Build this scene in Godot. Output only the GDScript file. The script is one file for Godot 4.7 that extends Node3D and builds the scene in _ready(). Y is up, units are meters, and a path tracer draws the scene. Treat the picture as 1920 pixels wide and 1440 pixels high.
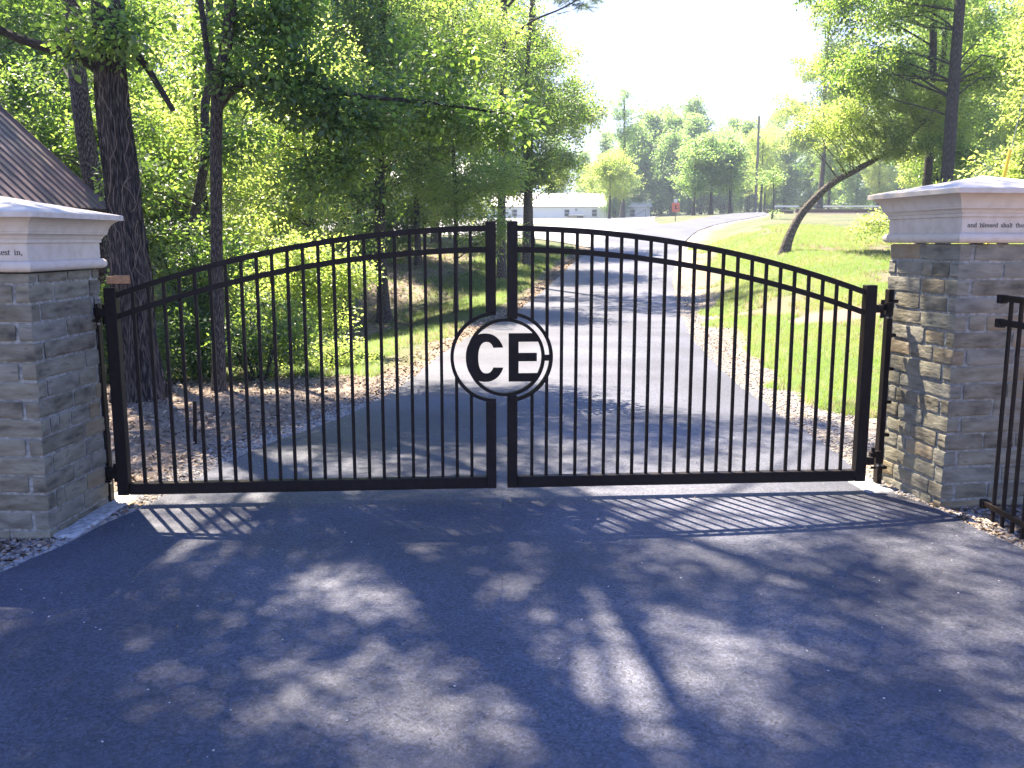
extends Node3D
# A black iron driveway gate between two stone pillars, a road running uphill into trees behind it.

var M := {}                      # materials
var SPRIG := {}                  # leaf sprig meshes by kind
var used := {}
var rng := RandomNumberGenerator.new()
var noise := FastNoiseLite.new()
var noise2 := FastNoiseLite.new()
var sun_dir := Vector3(-0.315, 1.0, -0.47)

# ---------------------------------------------------------------- mesh builder
class MB:
	var v := PackedVector3Array()
	var n := PackedVector3Array()
	var uv := PackedVector2Array()
	var c := PackedColorArray()
	var i := PackedInt32Array()
	var colored := false
	func vert(p: Vector3, nn: Vector3, u := Vector2.ZERO, col := Color.WHITE) -> int:
		v.append(p); n.append(nn); uv.append(u)
		if colored: c.append(col)
		return v.size() - 1
	func t(a: int, b: int, d: int) -> void:      # orders the corners so that the face looks along its normals
		var fn := (v[d] - v[a]).cross(v[b] - v[a])
		if fn.dot(n[a] + n[b] + n[d]) < 0.0:
			i.append(a); i.append(d); i.append(b)
		else:
			i.append(a); i.append(b); i.append(d)
	func quad_flat(a: Vector3, b: Vector3, d: Vector3, e: Vector3, away: Vector3) -> void:   # flat quad facing away from a point inside
		var fn := (b - a).cross(d - a)
		if fn.length_squared() < 1e-16: fn = (d - a).cross(e - a)
		fn = fn.normalized()
		if fn.dot((a + b + d + e) * 0.25 - away) < 0.0: fn = -fn
		var q := [vert(a, fn, Vector2(0, 0)), vert(b, fn, Vector2(1, 0)), vert(d, fn, Vector2(1, 1)), vert(e, fn, Vector2(0, 1))]
		t(q[0], q[1], q[2]); t(q[0], q[2], q[3])
	func tri_flat(a: Vector3, b: Vector3, d: Vector3, away: Vector3) -> void:
		var fn := (b - a).cross(d - a).normalized()
		if fn.dot((a + b + d) / 3.0 - away) < 0.0: fn = -fn
		t(vert(a, fn), vert(b, fn), vert(d, fn))
	func box(at: Vector3, size: Vector3, bas := Basis(), bev := 0.0) -> void:    # box with chamfered edges
		var h := size * 0.5
		var b: float = minf(bev, minf(h.x, minf(h.y, h.z)) * 0.6)
		var axes := [0, 1, 2]
		for ax in axes:
			for s in [-1.0, 1.0]:
				var u: int = (ax + 1) % 3
				var w: int = (ax + 2) % 3
				var cs: Array[Vector3] = []
				for k in [[-1, -1], [1, -1], [1, 1], [-1, 1]]:
					var p := Vector3.ZERO
					p[ax] = s * h[ax]; p[u] = k[0] * (h[u] - b); p[w] = k[1] * (h[w] - b)
					cs.append(at + bas * p)
				quad_flat(cs[0], cs[1], cs[2], cs[3], at)
		if b <= 0.0: return
		for ax in axes:                                  # twelve edges
			var u: int = (ax + 1) % 3
			var w: int = (ax + 2) % 3
			for k in [[-1, -1], [1, -1], [1, 1], [-1, 1]]:
				var cs: Array[Vector3] = []
				for e in [[-1, 0], [1, 0], [1, 1], [-1, 1]]:
					var p := Vector3.ZERO
					p[ax] = e[0] * (h[ax] - b)
					p[u] = k[0] * (h[u] - (0.0 if e[1] == 1 else b))
					p[w] = k[1] * (h[w] - (b if e[1] == 1 else 0.0))
					cs.append(at + bas * p)
				quad_flat(cs[0], cs[1], cs[2], cs[3], at)
		for sx in [-1.0, 1.0]:
			for sy in [-1.0, 1.0]:
				for sz in [-1.0, 1.0]:
					var q := Vector3(sx * h.x, sy * h.y, sz * h.z)
					tri_flat(at + bas * (q - Vector3(0, sy * b, sz * b)), at + bas * (q - Vector3(sx * b, 0, sz * b)), at + bas * (q - Vector3(sx * b, sy * b, 0)), at)
	func bar(a: Vector3, b: Vector3, w: float, dpt: float, side: Vector3, bev := 0.003) -> void:  # square bar between two points
		var z := (b - a).normalized()
		var x := (side - z * side.dot(z)).normalized()
		box((a + b) * 0.5, Vector3(w, dpt, (b - a).length()), Basis(x, z.cross(x), z), bev)
	func tube(pts: Array, rad: Array, sides := 8, cap := true, rough := 0.0, nz: FastNoiseLite = null, stretch := 6.0) -> void:
		var first := v.size()
		var x := Vector3.RIGHT
		var along := 0.0
		var m := pts.size()
		for k in m:
			var tan: Vector3 = (pts[mini(k + 1, m - 1)] - pts[maxi(k - 1, 0)]).normalized()
			x = (x - tan * x.dot(tan))
			if x.length() < 0.1: x = tan.cross(Vector3(0.3, 0.2, 1.0))
			x = x.normalized()
			var y := tan.cross(x)
			if k > 0: along += (pts[k] - pts[k - 1]).length()
			for s in sides + 1:
				var a := TAU * s / sides
				var o := x * cos(a) + y * sin(a)
				var r: float = rad[k]
				if nz != null:
					var w := nz.get_noise_3d(cos(a) * 2.2 * stretch, along * 3.0, sin(a) * 2.2 * stretch)
					r *= 1.0 + rough * w
				vert(pts[k] + o * r, o, Vector2(float(s) / sides, along))
		for k in m - 1:
			for s in sides:
				var a := first + k * (sides + 1) + s
				t(a, a + 1, a + sides + 2); t(a, a + sides + 2, a + sides + 1)
		if cap:
			for e in [0, m - 1]:
				var nn: Vector3 = (pts[e] - pts[1 if e == 0 else m - 2]).normalized()
				var cc := vert(pts[e], nn)
				var st := v.size()
				for s in sides + 1:
					vert(v[first + e * (sides + 1) + s], nn)
				for s in sides:
					t(cc, st + s, st + s + 1)
	func prism(poly: PackedVector2Array, z0: float, z1: float) -> void:          # outline in x y, pushed along z
		var cx := Vector2.ZERO
		for p in poly: cx += p
		var tri := Geometry2D.triangulate_polygon(poly)
		for z in [z0, z1]:
			var nn := Vector3(0, 0, signf(z - (z0 + z1) * 0.5))
			var st := v.size()
			for p in poly: vert(Vector3(p.x, p.y, z), nn, p)
			for k in range(0, tri.size(), 3):
				t(st + tri[k], st + tri[k + 1], st + tri[k + 2])
		var cw := 1.0 if Geometry2D.is_polygon_clockwise(poly) else -1.0
		for k in poly.size():
			var a := poly[k]
			var b := poly[(k + 1) % poly.size()]
			var d := (b - a).normalized()
			var nn := Vector3(-d.y * cw, d.x * cw, 0)
			var q := [vert(Vector3(a.x, a.y, z0), nn), vert(Vector3(b.x, b.y, z0), nn), vert(Vector3(b.x, b.y, z1), nn), vert(Vector3(a.x, a.y, z1), nn)]
			t(q[0], q[1], q[2]); t(q[0], q[2], q[3])
	func arrays() -> Array:
		var a := []
		a.resize(Mesh.ARRAY_MAX)
		a[Mesh.ARRAY_VERTEX] = v; a[Mesh.ARRAY_NORMAL] = n; a[Mesh.ARRAY_TEX_UV] = uv; a[Mesh.ARRAY_INDEX] = i
		if colored: a[Mesh.ARRAY_COLOR] = c
		return a
	func mesh(mat: Material) -> ArrayMesh:
		var m := ArrayMesh.new()
		m.add_surface_from_arrays(Mesh.PRIMITIVE_TRIANGLES, arrays())
		m.surface_set_material(0, mat)
		return m

# ---------------------------------------------------------------- naming helpers
func numbered(called: String) -> String:
	if not used.has(called):
		used[called] = 0
		return called
	used[called] += 1
	return "%s_%03d" % [called, used[called]]

func thing(called: String, label: String, category: String, at := Vector3.ZERO, turn := 0.0, group := "") -> Node3D:
	var o := Node3D.new()
	o.name = numbered(called)
	add_child(o, true)
	o.position = at
	o.rotation.y = turn
	tag(o, label, category, group)
	return o

func tag(o: Node, label: String, category: String, group := "") -> Node:
	o.set_meta("label", label)
	o.set_meta("category", category)
	if group: o.set_meta("group", group)
	return o

func put(called: String, mesh: Mesh, parent: Node = self) -> MeshInstance3D:
	var o := MeshInstance3D.new()
	o.mesh = mesh
	o.name = numbered(called) if parent == self else called
	parent.add_child(o, true)
	return o

func part(called: String, b: MB, mat: Material, parent: Node = self) -> MeshInstance3D:
	return put(called, b.mesh(mat), parent)

func struct(called: String, mesh: Mesh, label := "") -> MeshInstance3D:
	var o := put(called, mesh)
	o.set_meta("kind", "structure")
	if label: o.set_meta("label", label)
	return o

func copies(called: String, mesh: Mesh, xf: Array, parent: Node = self) -> MultiMeshInstance3D:
	var buf := PackedFloat32Array()
	buf.resize(xf.size() * 12)
	var k := 0
	for t: Transform3D in xf:
		var b := t.basis
		var o := t.origin
		buf[k] = b.x.x; buf[k + 1] = b.y.x; buf[k + 2] = b.z.x; buf[k + 3] = o.x
		buf[k + 4] = b.x.y; buf[k + 5] = b.y.y; buf[k + 6] = b.z.y; buf[k + 7] = o.y
		buf[k + 8] = b.x.z; buf[k + 9] = b.y.z; buf[k + 10] = b.z.z; buf[k + 11] = o.z
		k += 12
	var mm := MultiMesh.new()
	mm.transform_format = MultiMesh.TRANSFORM_3D
	mm.mesh = mesh
	mm.instance_count = xf.size()
	mm.buffer = buf
	var o := MultiMeshInstance3D.new()
	o.multimesh = mm
	o.name = numbered(called) if parent == self else called
	parent.add_child(o, true)
	return o

# ---------------------------------------------------------------- terrain
func tab(a: Array, t: float) -> float:         # smooth curve through pairs (t, value)
	var m := a.size()
	if t <= a[0][0]: return a[0][1]
	if t >= a[m - 1][0]: return a[m - 1][1]
	var k := 0
	while a[k + 1][0] < t: k += 1
	var t0: float = a[k][0]
	var t1: float = a[k + 1][0]
	var p0: float = a[k][1]
	var p1: float = a[k + 1][1]
	var km := maxi(k - 1, 0)
	var kp := mini(k + 2, m - 1)
	var m0: float = (p1 - a[km][1]) / (t1 - a[km][0])
	var m1: float = (a[kp][1] - p0) / (a[kp][0] - t0)
	var w := t1 - t0
	var u := (t - t0) / w
	return p0 * (2 * u * u * u - 3 * u * u + 1) + m0 * w * (u * u * u - 2 * u * u + u) + p1 * (3 * u * u - 2 * u * u * u) + m1 * w * (u * u * u - u * u)

const PROF := [[-400, 0], [0, 0], [14, 0.0], [18, -0.02], [22, 0.0], [27, 0.2], [31.6, 0.53], [35, 0.87], [38.2, 1.14], [43, 1.6], [52, 2.2], [66, 2.85], [76, 3.22], [90, 3.75], [102, 4.05], [120, 4.25], [140, 4.4], [155, 5.0], [185, 8.5], [230, 11.0], [700, 14.0]]
const ROAD_R := [[-14, 8.5], [-6, 6.2], [-1, 4.8], [1.5, 3.8], [3, 3.15], [4.64, 2.74], [5.37, 2.62], [5.85, 2.5], [6.54, 2.51], [7.4, 2.55], [8.5, 2.56], [10, 2.62], [12, 2.75], [13.4, 2.87], [16, 3.19], [18.6, 3.58], [21.7, 4.0], [27.2, 4.88], [31.6, 5.63], [35, 6.33], [38.2, 6.98], [43, 8.2], [52, 10.7], [66, 15.3], [76, 19.7], [90, 28.2], [100, 38.0], [108, 50.0]]
const ROAD_L := [[-14, -8.5], [-6, -6.0], [-1, -4.5], [1.5, -3.6], [3, -3.0], [4.26, -2.6], [5.15, -2.38], [5.6, -2.28], [6.2, -2.18], [6.76, -2.09], [7.3, -1.95], [8.1, -1.66], [9.0, -1.42], [9.8, -1.29], [12, -1.1], [13.4, -1.0], [16, -0.66], [18.6, -0.27], [21.7, 0.15], [27.2, 1.03], [31.6, 1.78], [35, 2.48], [38.2, 3.13], [43, 4.2], [52, 6.7], [60, 9.1], [66, 11.6], [80, 16.4], [90, 21.7], [100, 27.8], [108, 34.0]]
const RIGHT_UP := [[6, 0.0], [8, 0.0], [12, 0.15], [20, 0.65], [28, 1.1], [40, 0.95], [52, 0.5], [66, 0.3], [80, 0.35], [100, 0.3], [140, 0.2]]
const LEFT_UP := [[9.5, 0.0], [11, -0.1], [14, -0.4], [20, -0.62], [24, -0.55], [29, 0.25], [34, 0.3], [40, 0.2], [46, 0.05], [52, 0.0]]

func ss(a: float, b: float, x: float) -> float:
	var t := clampf((x - a) / (b - a), 0.0, 1.0)
	return t * t * (3.0 - 2.0 * t)

func h(x: float, z: float) -> float:
	var d := -z
	var y := tab(PROF, d)
	y += ss(10.0, 26.0, x) * ss(58.0, 92.0, d) * 0.6
	if d > 6.0:
		var xr := tab(ROAD_R, d)
		if x > xr + 0.3: y += tab(RIGHT_UP, d) * ss(xr + 0.3, xr + 4.2, x)
		else:
			var xl := tab(ROAD_L, d)
			if x < xl - 0.3: y += tab(LEFT_UP, d) * ss(xl - 0.3, xl - 4.0, x)
	return y

func on_ground(x: float, z: float, up := 0.0) -> Vector3:
	return Vector3(x, h(x, z) + up - 0.012, z)

func ground_bump(x: float, z: float) -> float:
	var d := -z
	var e: float = maxf(x - tab(ROAD_R, d), tab(ROAD_L, d) - x)
	if d > 38.0 and x < tab(ROAD_R, d) and d < 128.0: return 0.0
	return ss(0.05, 0.9, e) * (noise.get_noise_2d(x * 9.0, z * 9.0) * 0.035 + noise.get_noise_2d(x * 40.0, z * 40.0) * 0.012)

func ground_color(x: float, z: float) -> Color:
	var d := -z
	var xr := tab(ROAD_R, d)
	var xl := tab(ROAD_L, d)
	var n1 := noise.get_noise_2d(x * 6.0, z * 6.0)
	var n2 := noise.get_noise_2d(x * 30.0 + 50.0, z * 30.0)
	var n3 := noise2.get_noise_2d(x * 2.0, z * 2.0)
	var grass := Color(0.054, 0.076, 0.016).lerp(Color(0.1, 0.098, 0.033), clampf(0.5 + n1 * 1.5 + n2 * 0.9, 0, 1))
	var dirt := Color(0.17, 0.122, 0.086).lerp(Color(0.26, 0.196, 0.145), clampf(0.5 + n1 * 0.8 + n2 * 0.7, 0, 1))
	var litter := Color(0.12, 0.082, 0.055).lerp(Color(0.25, 0.19, 0.135), clampf(0.5 + n2 * 1.2 + n1 * 0.4, 0, 1))
	var gravel := Color(0.22, 0.2, 0.175).lerp(Color(0.32, 0.28, 0.24), clampf(0.5 + n2, 0, 1))
	var col := grass
	if x > 0.5 * (xr + xl):
		var e := x - xr
		var wide := tab([[4, 3.0], [6.5, 1.9], [8, 1.25], [12, 1.0], [20, 1.05], [28, 1.3], [40, 1.0], [60, 0.8]], d)
		var g := ss(wide * 0.95, wide * 0.45, e + n1 * 0.5 + n2 * 0.2)
		col = col.lerp(dirt, ss(wide * 1.6, wide * 0.9, e + n1 * 1.1) * 0.75)
		col = col.lerp(gravel.lerp(dirt, clampf(0.35 + n3 * 1.3, 0, 1)), g)
		# worn, dry patches on the lawn
		col = col.lerp(Color(0.16, 0.118, 0.075), 0.65 * ss(0.15, 0.5, noise2.get_noise_2d(x * 3.0 + 9.0, z * 1.6)))
		var mulch := Vector2((x - 6.6) / 1.5, (d - 16.6) / 0.9).length() + n1 * 0.35
		col = col.lerp(Color(0.2, 0.13, 0.1), ss(1.05, 0.75, mulch))
		var ring := Vector2((x - 8.4) / 2.4, (d - 26.6) / 2.0).length() + n1 * 0.5
		col = col.lerp(dirt, 0.7 * ss(1.1, 0.5, ring))
		var bed := Vector2((x - 29.5) / 6.8, (d - 77.0) / 2.6).length() + n1 * 0.15
		col = col.lerp(Color(0.05, 0.035, 0.03), ss(1.02, 0.92, bed))
	else:
		var e := xl - x
		# near the gate: trodden sandy dirt reaching back to the shrubs
		var near := ss(11.8, 10.2, d + n1 * 1.2)
		var strip := ss(0.7, 0.3, e + n1 * 0.6 + n2 * 0.15)
		var lit := ss(2.6, 3.7, e + n1 * 1.0 - 0.02 * d) * ss(42.0, 34.0, d + n1 * 4.0)
		col = col.lerp(litter, lit)
		col = col.lerp(dirt.lerp(litter, 0.45), strip)
		col = col.lerp(dirt.lerp(litter, clampf(0.25 + n2 + n1, 0, 1)), near)
		if d < 9.0:
			col = col.lerp(Color(0.42, 0.24, 0.14), ss(0.0, 0.45, n3) * 0.6)
			col = col.lerp(gravel, ss(0.3, 0.08, e + n2 * 0.15))
	if d < 5.6:
		col = dirt.lerp(gravel, clampf(0.4 + n1 + n2, 0, 1))
		if x > 0.0: col = col.lerp(Color(0.28, 0.1, 0.05), ss(0.1, 0.5, n1 + n2 * 0.6))
	if absf(x) > 60.0 or d > 130.0 or d < -14.0: col = Color(0.08, 0.1, 0.035)
	return col

func steps(list: Array) -> PackedFloat32Array:     # [from, to, step] runs
	var out := PackedFloat32Array()
	for r in list:
		var t: float = r[0]
		while t < r[1] - 1e-4:
			out.append(t)
			t += r[2]
	out.append(list[-1][1])
	return out

func make_ground() -> void:
	var xs := steps([[-520, -120, 50.0], [-120, -40, 8.0], [-40, -14, 2.0], [-14, -8, 0.6], [-8, -5, 0.3], [-5, 9, 0.14], [9, 14, 0.35], [14, 40, 1.0], [40, 120, 8.0], [120, 520, 50.0]])
	var ds := steps([[-160, -20, 20.0], [-20, 2, 2.0], [2, 4, 0.3], [4, 14, 0.14], [14, 24, 0.25], [24, 45, 0.5], [45, 110, 1.0], [110, 200, 6.0], [200, 700, 50.0]])
	var b := MB.new()
	b.colored = true
	var nx := xs.size()
	for d in ds:
		for x in xs:
			var lo := 0.012 if d < 40.0 else 0.03
			var y := h(x, -d) - lo + ground_bump(x, -d)
			if d > 38.5 and d < 130.0 and x < tab(ROAD_R, d) and x > -45.0: y -= 0.03
			b.vert(Vector3(x, y, -d), Vector3.UP, Vector2(x, d), ground_color(x, -d))
	for j in ds.size() - 1:
		for k in nx - 1:
			var a := j * nx + k
			b.t(a, a + 1, a + nx + 1); b.t(a, a + nx + 1, a + nx)
	for j in ds.size():                                # smooth normals from the grid
		for k in nx:
			var a := j * nx + k
			var l := b.v[a if k == 0 else a - 1]
			var r := b.v[a if k == nx - 1 else a + 1]
			var f := b.v[a if j == 0 else a - nx]
			var g := b.v[a if j == ds.size() - 1 else a + nx]
			b.n[a] = (r - l).cross(g - f).normalized()
			if b.n[a].y < 0.0: b.n[a] = -b.n[a]
	struct("ground", b.mesh(M.soil))

func strip(called: String, ds: PackedFloat32Array, left: Callable, right: Callable, cols: int, up: float, mat: Material, lip := 0.03) -> void:
	var b := MB.new()
	var w := cols + 1
	for d in ds:
		var xl: float = left.call(d)
		var xr: float = right.call(d)
		for k in w:
			var x := lerpf(xl, xr, float(k) / cols)
			b.vert(Vector3(x, h(x, -d) + up, -d), Vector3(0, 1, 0.0), Vector2(x, d))
	for j in ds.size() - 1:
		for k in cols:
			var a := j * w + k
			b.t(a, a + 1, a + w + 1); b.t(a, a + w + 1, a + w)
	for j in ds.size() - 1:                            # the thickness of the edges
		for k in [0, cols]:
			var a := b.v[j * w + k]
			var e := b.v[(j + 1) * w + k]
			var away := Vector3(-1 if k == 0 else 1, 0, 0)
			b.quad_flat(a, e, e + Vector3(away.x * 0.02, -lip, 0), a + Vector3(away.x * 0.02, -lip, 0), a - away)
	struct(called, b.mesh(mat))

func road_edge(d: float, side: int) -> float:
	var w := noise.get_noise_2d(d * 14.0, side * 40.0) * 0.05 + noise.get_noise_2d(d * 60.0, side * 90.0) * 0.02
	return tab(ROAD_L if side < 0 else ROAD_R, d) + w * (1.0 if d < 40.0 else 0.3)

func make_roads() -> void:
	var ds := steps([[-14, 2, 1.0], [2, 14, 0.12], [14, 45, 0.25], [45, 108, 1.0]])
	strip("road", ds, func(d): return road_edge(d, -1), func(d): return road_edge(d, 1), 14, 0.0, M.asphalt)
	var lot := steps([[40.4, 64, 0.4], [64, 128, 1.0]])
	strip("parking_lot", lot,
		func(d): return tab([[40.4, 3.4], [42, 2.4], [45, -0.5], [48, -4.5], [51, -10], [54, -24], [58, -44], [128, -44]], d),
		func(d): return minf(tab(ROAD_L, d) - 0.01, tab([[40, 60], [63, 60], [64, 10.35], [66, 10.6], [80, 12.5], [100, 16], [128, 24]], d)) if d > 63.5 else tab(ROAD_L, d) - 0.01, 30, -0.004, M.old_asphalt)
	# the joint between the two passes of the paver, running up the middle of the apron
	var b := MB.new()
	var last := Vector3.ZERO
	var lw := 0.0
	for k in 90:
		var z := -2.4 - k * 0.04
		var x := -0.03 + noise.get_noise_1d(k * 9.0) * 0.02 - 0.012 * (k / 90.0) * 3.0
		var w := maxf(0.0, 0.0016 + 0.004 * noise.get_noise_1d(k * 31.0 + 70.0))
		if k > 0 and w > 0.001 and lw > 0.001:
			b.quad_flat(last - Vector3(lw, 0, 0), last + Vector3(lw, 0, 0), Vector3(x + w, 0.004, z), Vector3(x - w, 0.004, z), Vector3(x, -1, z))
		last = Vector3(x, 0.004, z); lw = w
	var s := part("road_seam", b, M.seam)
	s.set_meta("kind", "structure")
	# wedge of lawn between the lot and the road
	var g := MB.new()
	var pl := [[1.2, 60.6], [2.6, 61.4], [5.2, 62.3], [4.4, 63.2], [1.0, 63.6], [-3.0, 62.6], [-2.2, 61.0]]
	for k in pl.size():
		var p: Array = pl[k]
		var q: Array = pl[(k + 1) % pl.size()]
		var cc := Vector3(1.2, h(1.2, -62.2) + 0.06, -62.2)
		g.tri_flat(Vector3(p[0], h(p[0], -p[1]) + 0.012, -p[1]), Vector3(q[0], h(q[0], -q[1]) + 0.012, -q[1]), cc, Vector3(1, -20, -62))
	var gi := part("grass_island", g, M.lawn)
	gi.set_meta("kind", "structure")

# ---------------------------------------------------------------- materials
func noise_tex(freq: float, size: int, ramp: Array = [], seed_ := 1, kind := FastNoiseLite.TYPE_SIMPLEX_SMOOTH, normal := false, oct := 5) -> NoiseTexture2D:
	var t := NoiseTexture2D.new()
	var f := FastNoiseLite.new()
	f.noise_type = kind
	f.frequency = freq
	f.seed = seed_
	f.fractal_octaves = oct
	t.width = size; t.height = size
	t.seamless = true
	t.generate_mipmaps = false
	t.noise = f
	t.as_normal_map = normal
	if ramp:
		var g := Gradient.new()
		g.offsets = PackedFloat32Array()
		g.colors = PackedColorArray()
		var off := PackedFloat32Array()
		var cols := PackedColorArray()
		for r in ramp:
			off.append(r[0]); cols.append(r[1])
		g.offsets = off; g.colors = cols
		t.color_ramp = g
	return t

func mat(col: Color, rough := 0.8, metal := 0.0) -> StandardMaterial3D:      # col is linear
	var m := StandardMaterial3D.new()
	m.albedo_color = col.linear_to_srgb()
	m.roughness = rough
	m.metallic = metal
	return m

func tri(m: StandardMaterial3D, scale: float, world := false) -> StandardMaterial3D:
	m.uv1_triplanar = true
	m.uv1_world_triplanar = world
	m.uv1_scale = Vector3.ONE * scale
	return m

func grey(x: float) -> Color:
	return Color(x, x, x)

func asphalt_tex() -> ImageTexture:
	var n := 1024
	var r := RandomNumberGenerator.new()
	r.seed = 77
	var f := FastNoiseLite.new()
	f.noise_type = FastNoiseLite.TYPE_CELLULAR
	f.frequency = 0.16
	f.cellular_return_type = FastNoiseLite.RETURN_CELL_VALUE
	var im := f.get_seamless_image(n, n)
	im.convert(Image.FORMAT_L8)
	var f2 := FastNoiseLite.new()
	f2.noise_type = FastNoiseLite.TYPE_CELLULAR
	f2.frequency = 0.16
	f2.cellular_return_type = FastNoiseLite.RETURN_DISTANCE2_SUB
	var im2 := f2.get_seamless_image(n, n)
	im2.convert(Image.FORMAT_L8)
	var a := im.get_data()
	var e := im2.get_data()
	var out := PackedByteArray()
	out.resize(n * n)
	for k in n * n:
		var q := a[k] / 255.0
		var g := 0.5 + 0.42 * q
		if q > 0.94: g = 1.0
		elif q < 0.14: g = 0.3
		g *= 0.78 + 0.22 * minf(1.0, e[k] / 90.0)
		out[k] = int(clampf(g, 0, 1) * 255.0)
	return ImageTexture.create_from_image(Image.create_from_data(n, n, false, Image.FORMAT_L8, out))

func make_materials() -> void:
	M.black = mat(Color(0.019, 0.0135, 0.011), 0.5)
	M.black.metallic_specular = 0.25
	M.black.albedo_texture = noise_tex(0.02, 256, [[0.0, grey(0.75)], [1.0, grey(1.0)]], 3)
	tri(M.black, 3.0)
	M.bolt = mat(Color(0.55, 0.55, 0.55), 0.3, 0.9)
	var at := asphalt_tex()
	M.asphalt = mat(Color(0.176, 0.18, 0.23), 0.62)
	M.asphalt.metallic_specular = 0.4
	M.asphalt.albedo_texture = at
	tri(M.asphalt, 0.55, true)
	M.asphalt.heightmap_enabled = true
	M.asphalt.heightmap_texture = at
	M.asphalt.heightmap_scale = 0.55
	M.asphalt.detail_enabled = true
	M.asphalt.detail_blend_mode = BaseMaterial3D.BLEND_MODE_MUL
	M.asphalt.detail_albedo = noise_tex(0.006, 512, [[0.2, grey(0.78)], [0.8, grey(1.0)]], 8)
	M.asphalt.detail_uv_layer = BaseMaterial3D.DETAIL_UV_2
	M.asphalt.uv2_triplanar = true
	M.asphalt.uv2_world_triplanar = true
	M.asphalt.uv2_scale = Vector3.ONE * 0.13
	M.old_asphalt = mat(Color(0.26, 0.25, 0.25), 0.9)
	M.old_asphalt.albedo_texture = noise_tex(0.01, 512, [[0.2, grey(0.8)], [0.8, grey(1.0)]], 5)
	tri(M.old_asphalt, 0.15, true)
	M.seam = mat(Color(0.055, 0.054, 0.067), 0.9)
	M.soil = mat(Color.WHITE, 0.95)
	M.soil.vertex_color_use_as_albedo = true
	M.soil.albedo_texture = noise_tex(0.05, 512, [[0.15, grey(0.7)], [0.5, grey(0.9)], [0.85, grey(1.0)]], 9)
	tri(M.soil, 0.9, true)
	M.soil.heightmap_enabled = true
	M.soil.heightmap_texture = M.soil.albedo_texture
	M.soil.heightmap_scale = 2.5
	M.lawn = mat(Color(0.1, 0.14, 0.03), 0.95)
	# stones of the pillars: greys, blue greys, tans with dark smudges
	var tones := [[Color(0.153, 0.136, 0.092), Color(0.061, 0.052, 0.035), Color(0.217, 0.202, 0.144)], [Color(0.139, 0.129, 0.097), Color(0.065, 0.059, 0.043), Color(0.208, 0.194, 0.148)], [Color(0.176, 0.136, 0.076), Color(0.078, 0.061, 0.036), Color(0.222, 0.187, 0.119)], [Color(0.111, 0.097, 0.064), Color(0.039, 0.033, 0.023), Color(0.185, 0.166, 0.119)], [Color(0.217, 0.161, 0.091), Color(0.130, 0.094, 0.053), Color(0.231, 0.197, 0.132)]]
	M.stones = []
	for k in tones.size():
		var s := mat(Color.WHITE, 0.9)
		var tn: Array = tones[k]
		s.albedo_texture = noise_tex(0.008, 512, [[0.0, tn[1].linear_to_srgb()], [0.33, tn[0].linear_to_srgb()], [0.6, tn[0].lerp(tn[2], 0.5).linear_to_srgb()], [0.78, tn[2].linear_to_srgb()], [1.0, tn[1].lerp(tn[0], 0.4).linear_to_srgb()]], 20 + k)
		tri(s, 1.7, true)
		s.uv1_scale = Vector3(1.0, 2.7, 1.0)
		s.heightmap_enabled = true
		s.heightmap_texture = noise_tex(0.03, 256, [], 40 + k)
		s.heightmap_scale = 0.5
		M.stones.append(s)
	M.mortar = mat(Color(0.29, 0.285, 0.25), 0.95)
	M.mortar.albedo_texture = noise_tex(0.03, 256, [[0.2, grey(0.75)], [0.8, grey(1.0)]], 31)
	tri(M.mortar, 2.5, true)
	M.mortar.heightmap_enabled = true
	M.mortar.heightmap_texture = noise_tex(0.05, 256, [], 32)
	M.mortar.heightmap_scale = 0.6
	M.cast = mat(Color(0.5, 0.445, 0.375), 0.88)
	M.cast.albedo_texture = noise_tex(0.012, 512, [[0.1, Color(0.93, 0.91, 0.89)], [0.45, Color(0.975, 0.97, 0.96)], [0.8, Color(1, 1, 1)]], 33)
	tri(M.cast, 1.6, true)
	M.cast.heightmap_enabled = true
	M.cast.heightmap_texture = noise_tex(0.1, 256, [], 34)
	M.cast.heightmap_scale = 0.08
	M.ink = mat(Color(0.012, 0.012, 0.012), 0.7)
	M.concrete = mat(Color(0.38, 0.37, 0.35), 0.95)
	M.concrete.albedo_texture = M.mortar.albedo_texture
	tri(M.concrete, 2.0, true)
	var bark_t := noise_tex(0.03, 512, [[0.25, grey(0.3)], [0.5, grey(0.62)], [0.72, grey(1.0)]], 51)
	M.bark = mat(Color(0.12, 0.098, 0.083), 0.95)
	M.bark.albedo_texture = bark_t
	M.bark.uv1_scale = Vector3(5, 0.4, 1)
	M.bark.heightmap_enabled = true
	M.bark.heightmap_texture = bark_t
	M.bark.heightmap_scale = 2.0
	M.bark2 = M.bark.duplicate()
	M.bark2.albedo_color = Color(0.13, 0.105, 0.085).linear_to_srgb()
	M.bark2.uv1_scale = Vector3(2, 0.8, 1)
	M.bark2.heightmap_scale = 0.8
	M.bark_light = M.bark.duplicate()
	M.bark_light.albedo_color = Color(0.25, 0.2, 0.15).linear_to_srgb()
	M.bark_light.uv1_scale = Vector3(3, 0.6, 1)
	M.vine = mat(Color(0.15, 0.115, 0.085), 0.9)
	M.wood = mat(Color(0.3, 0.17, 0.08), 0.8)
	M.wood.albedo_texture = noise_tex(0.03, 256, [[0.2, grey(0.7)], [0.8, grey(1.0)]], 55)
	tri(M.wood, 1.0)
	M.wood.uv1_scale = Vector3(2, 20, 20)
	M.grey_wood = mat(Color(0.14, 0.12, 0.1), 0.9)
	M.roof = mat(Color(0.13, 0.09, 0.09), 0.4)
	M.roof.albedo_texture = noise_tex(0.01, 256, [[0.2, grey(0.85)], [0.8, grey(1.0)]], 57)
	tri(M.roof, 0.7)
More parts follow.
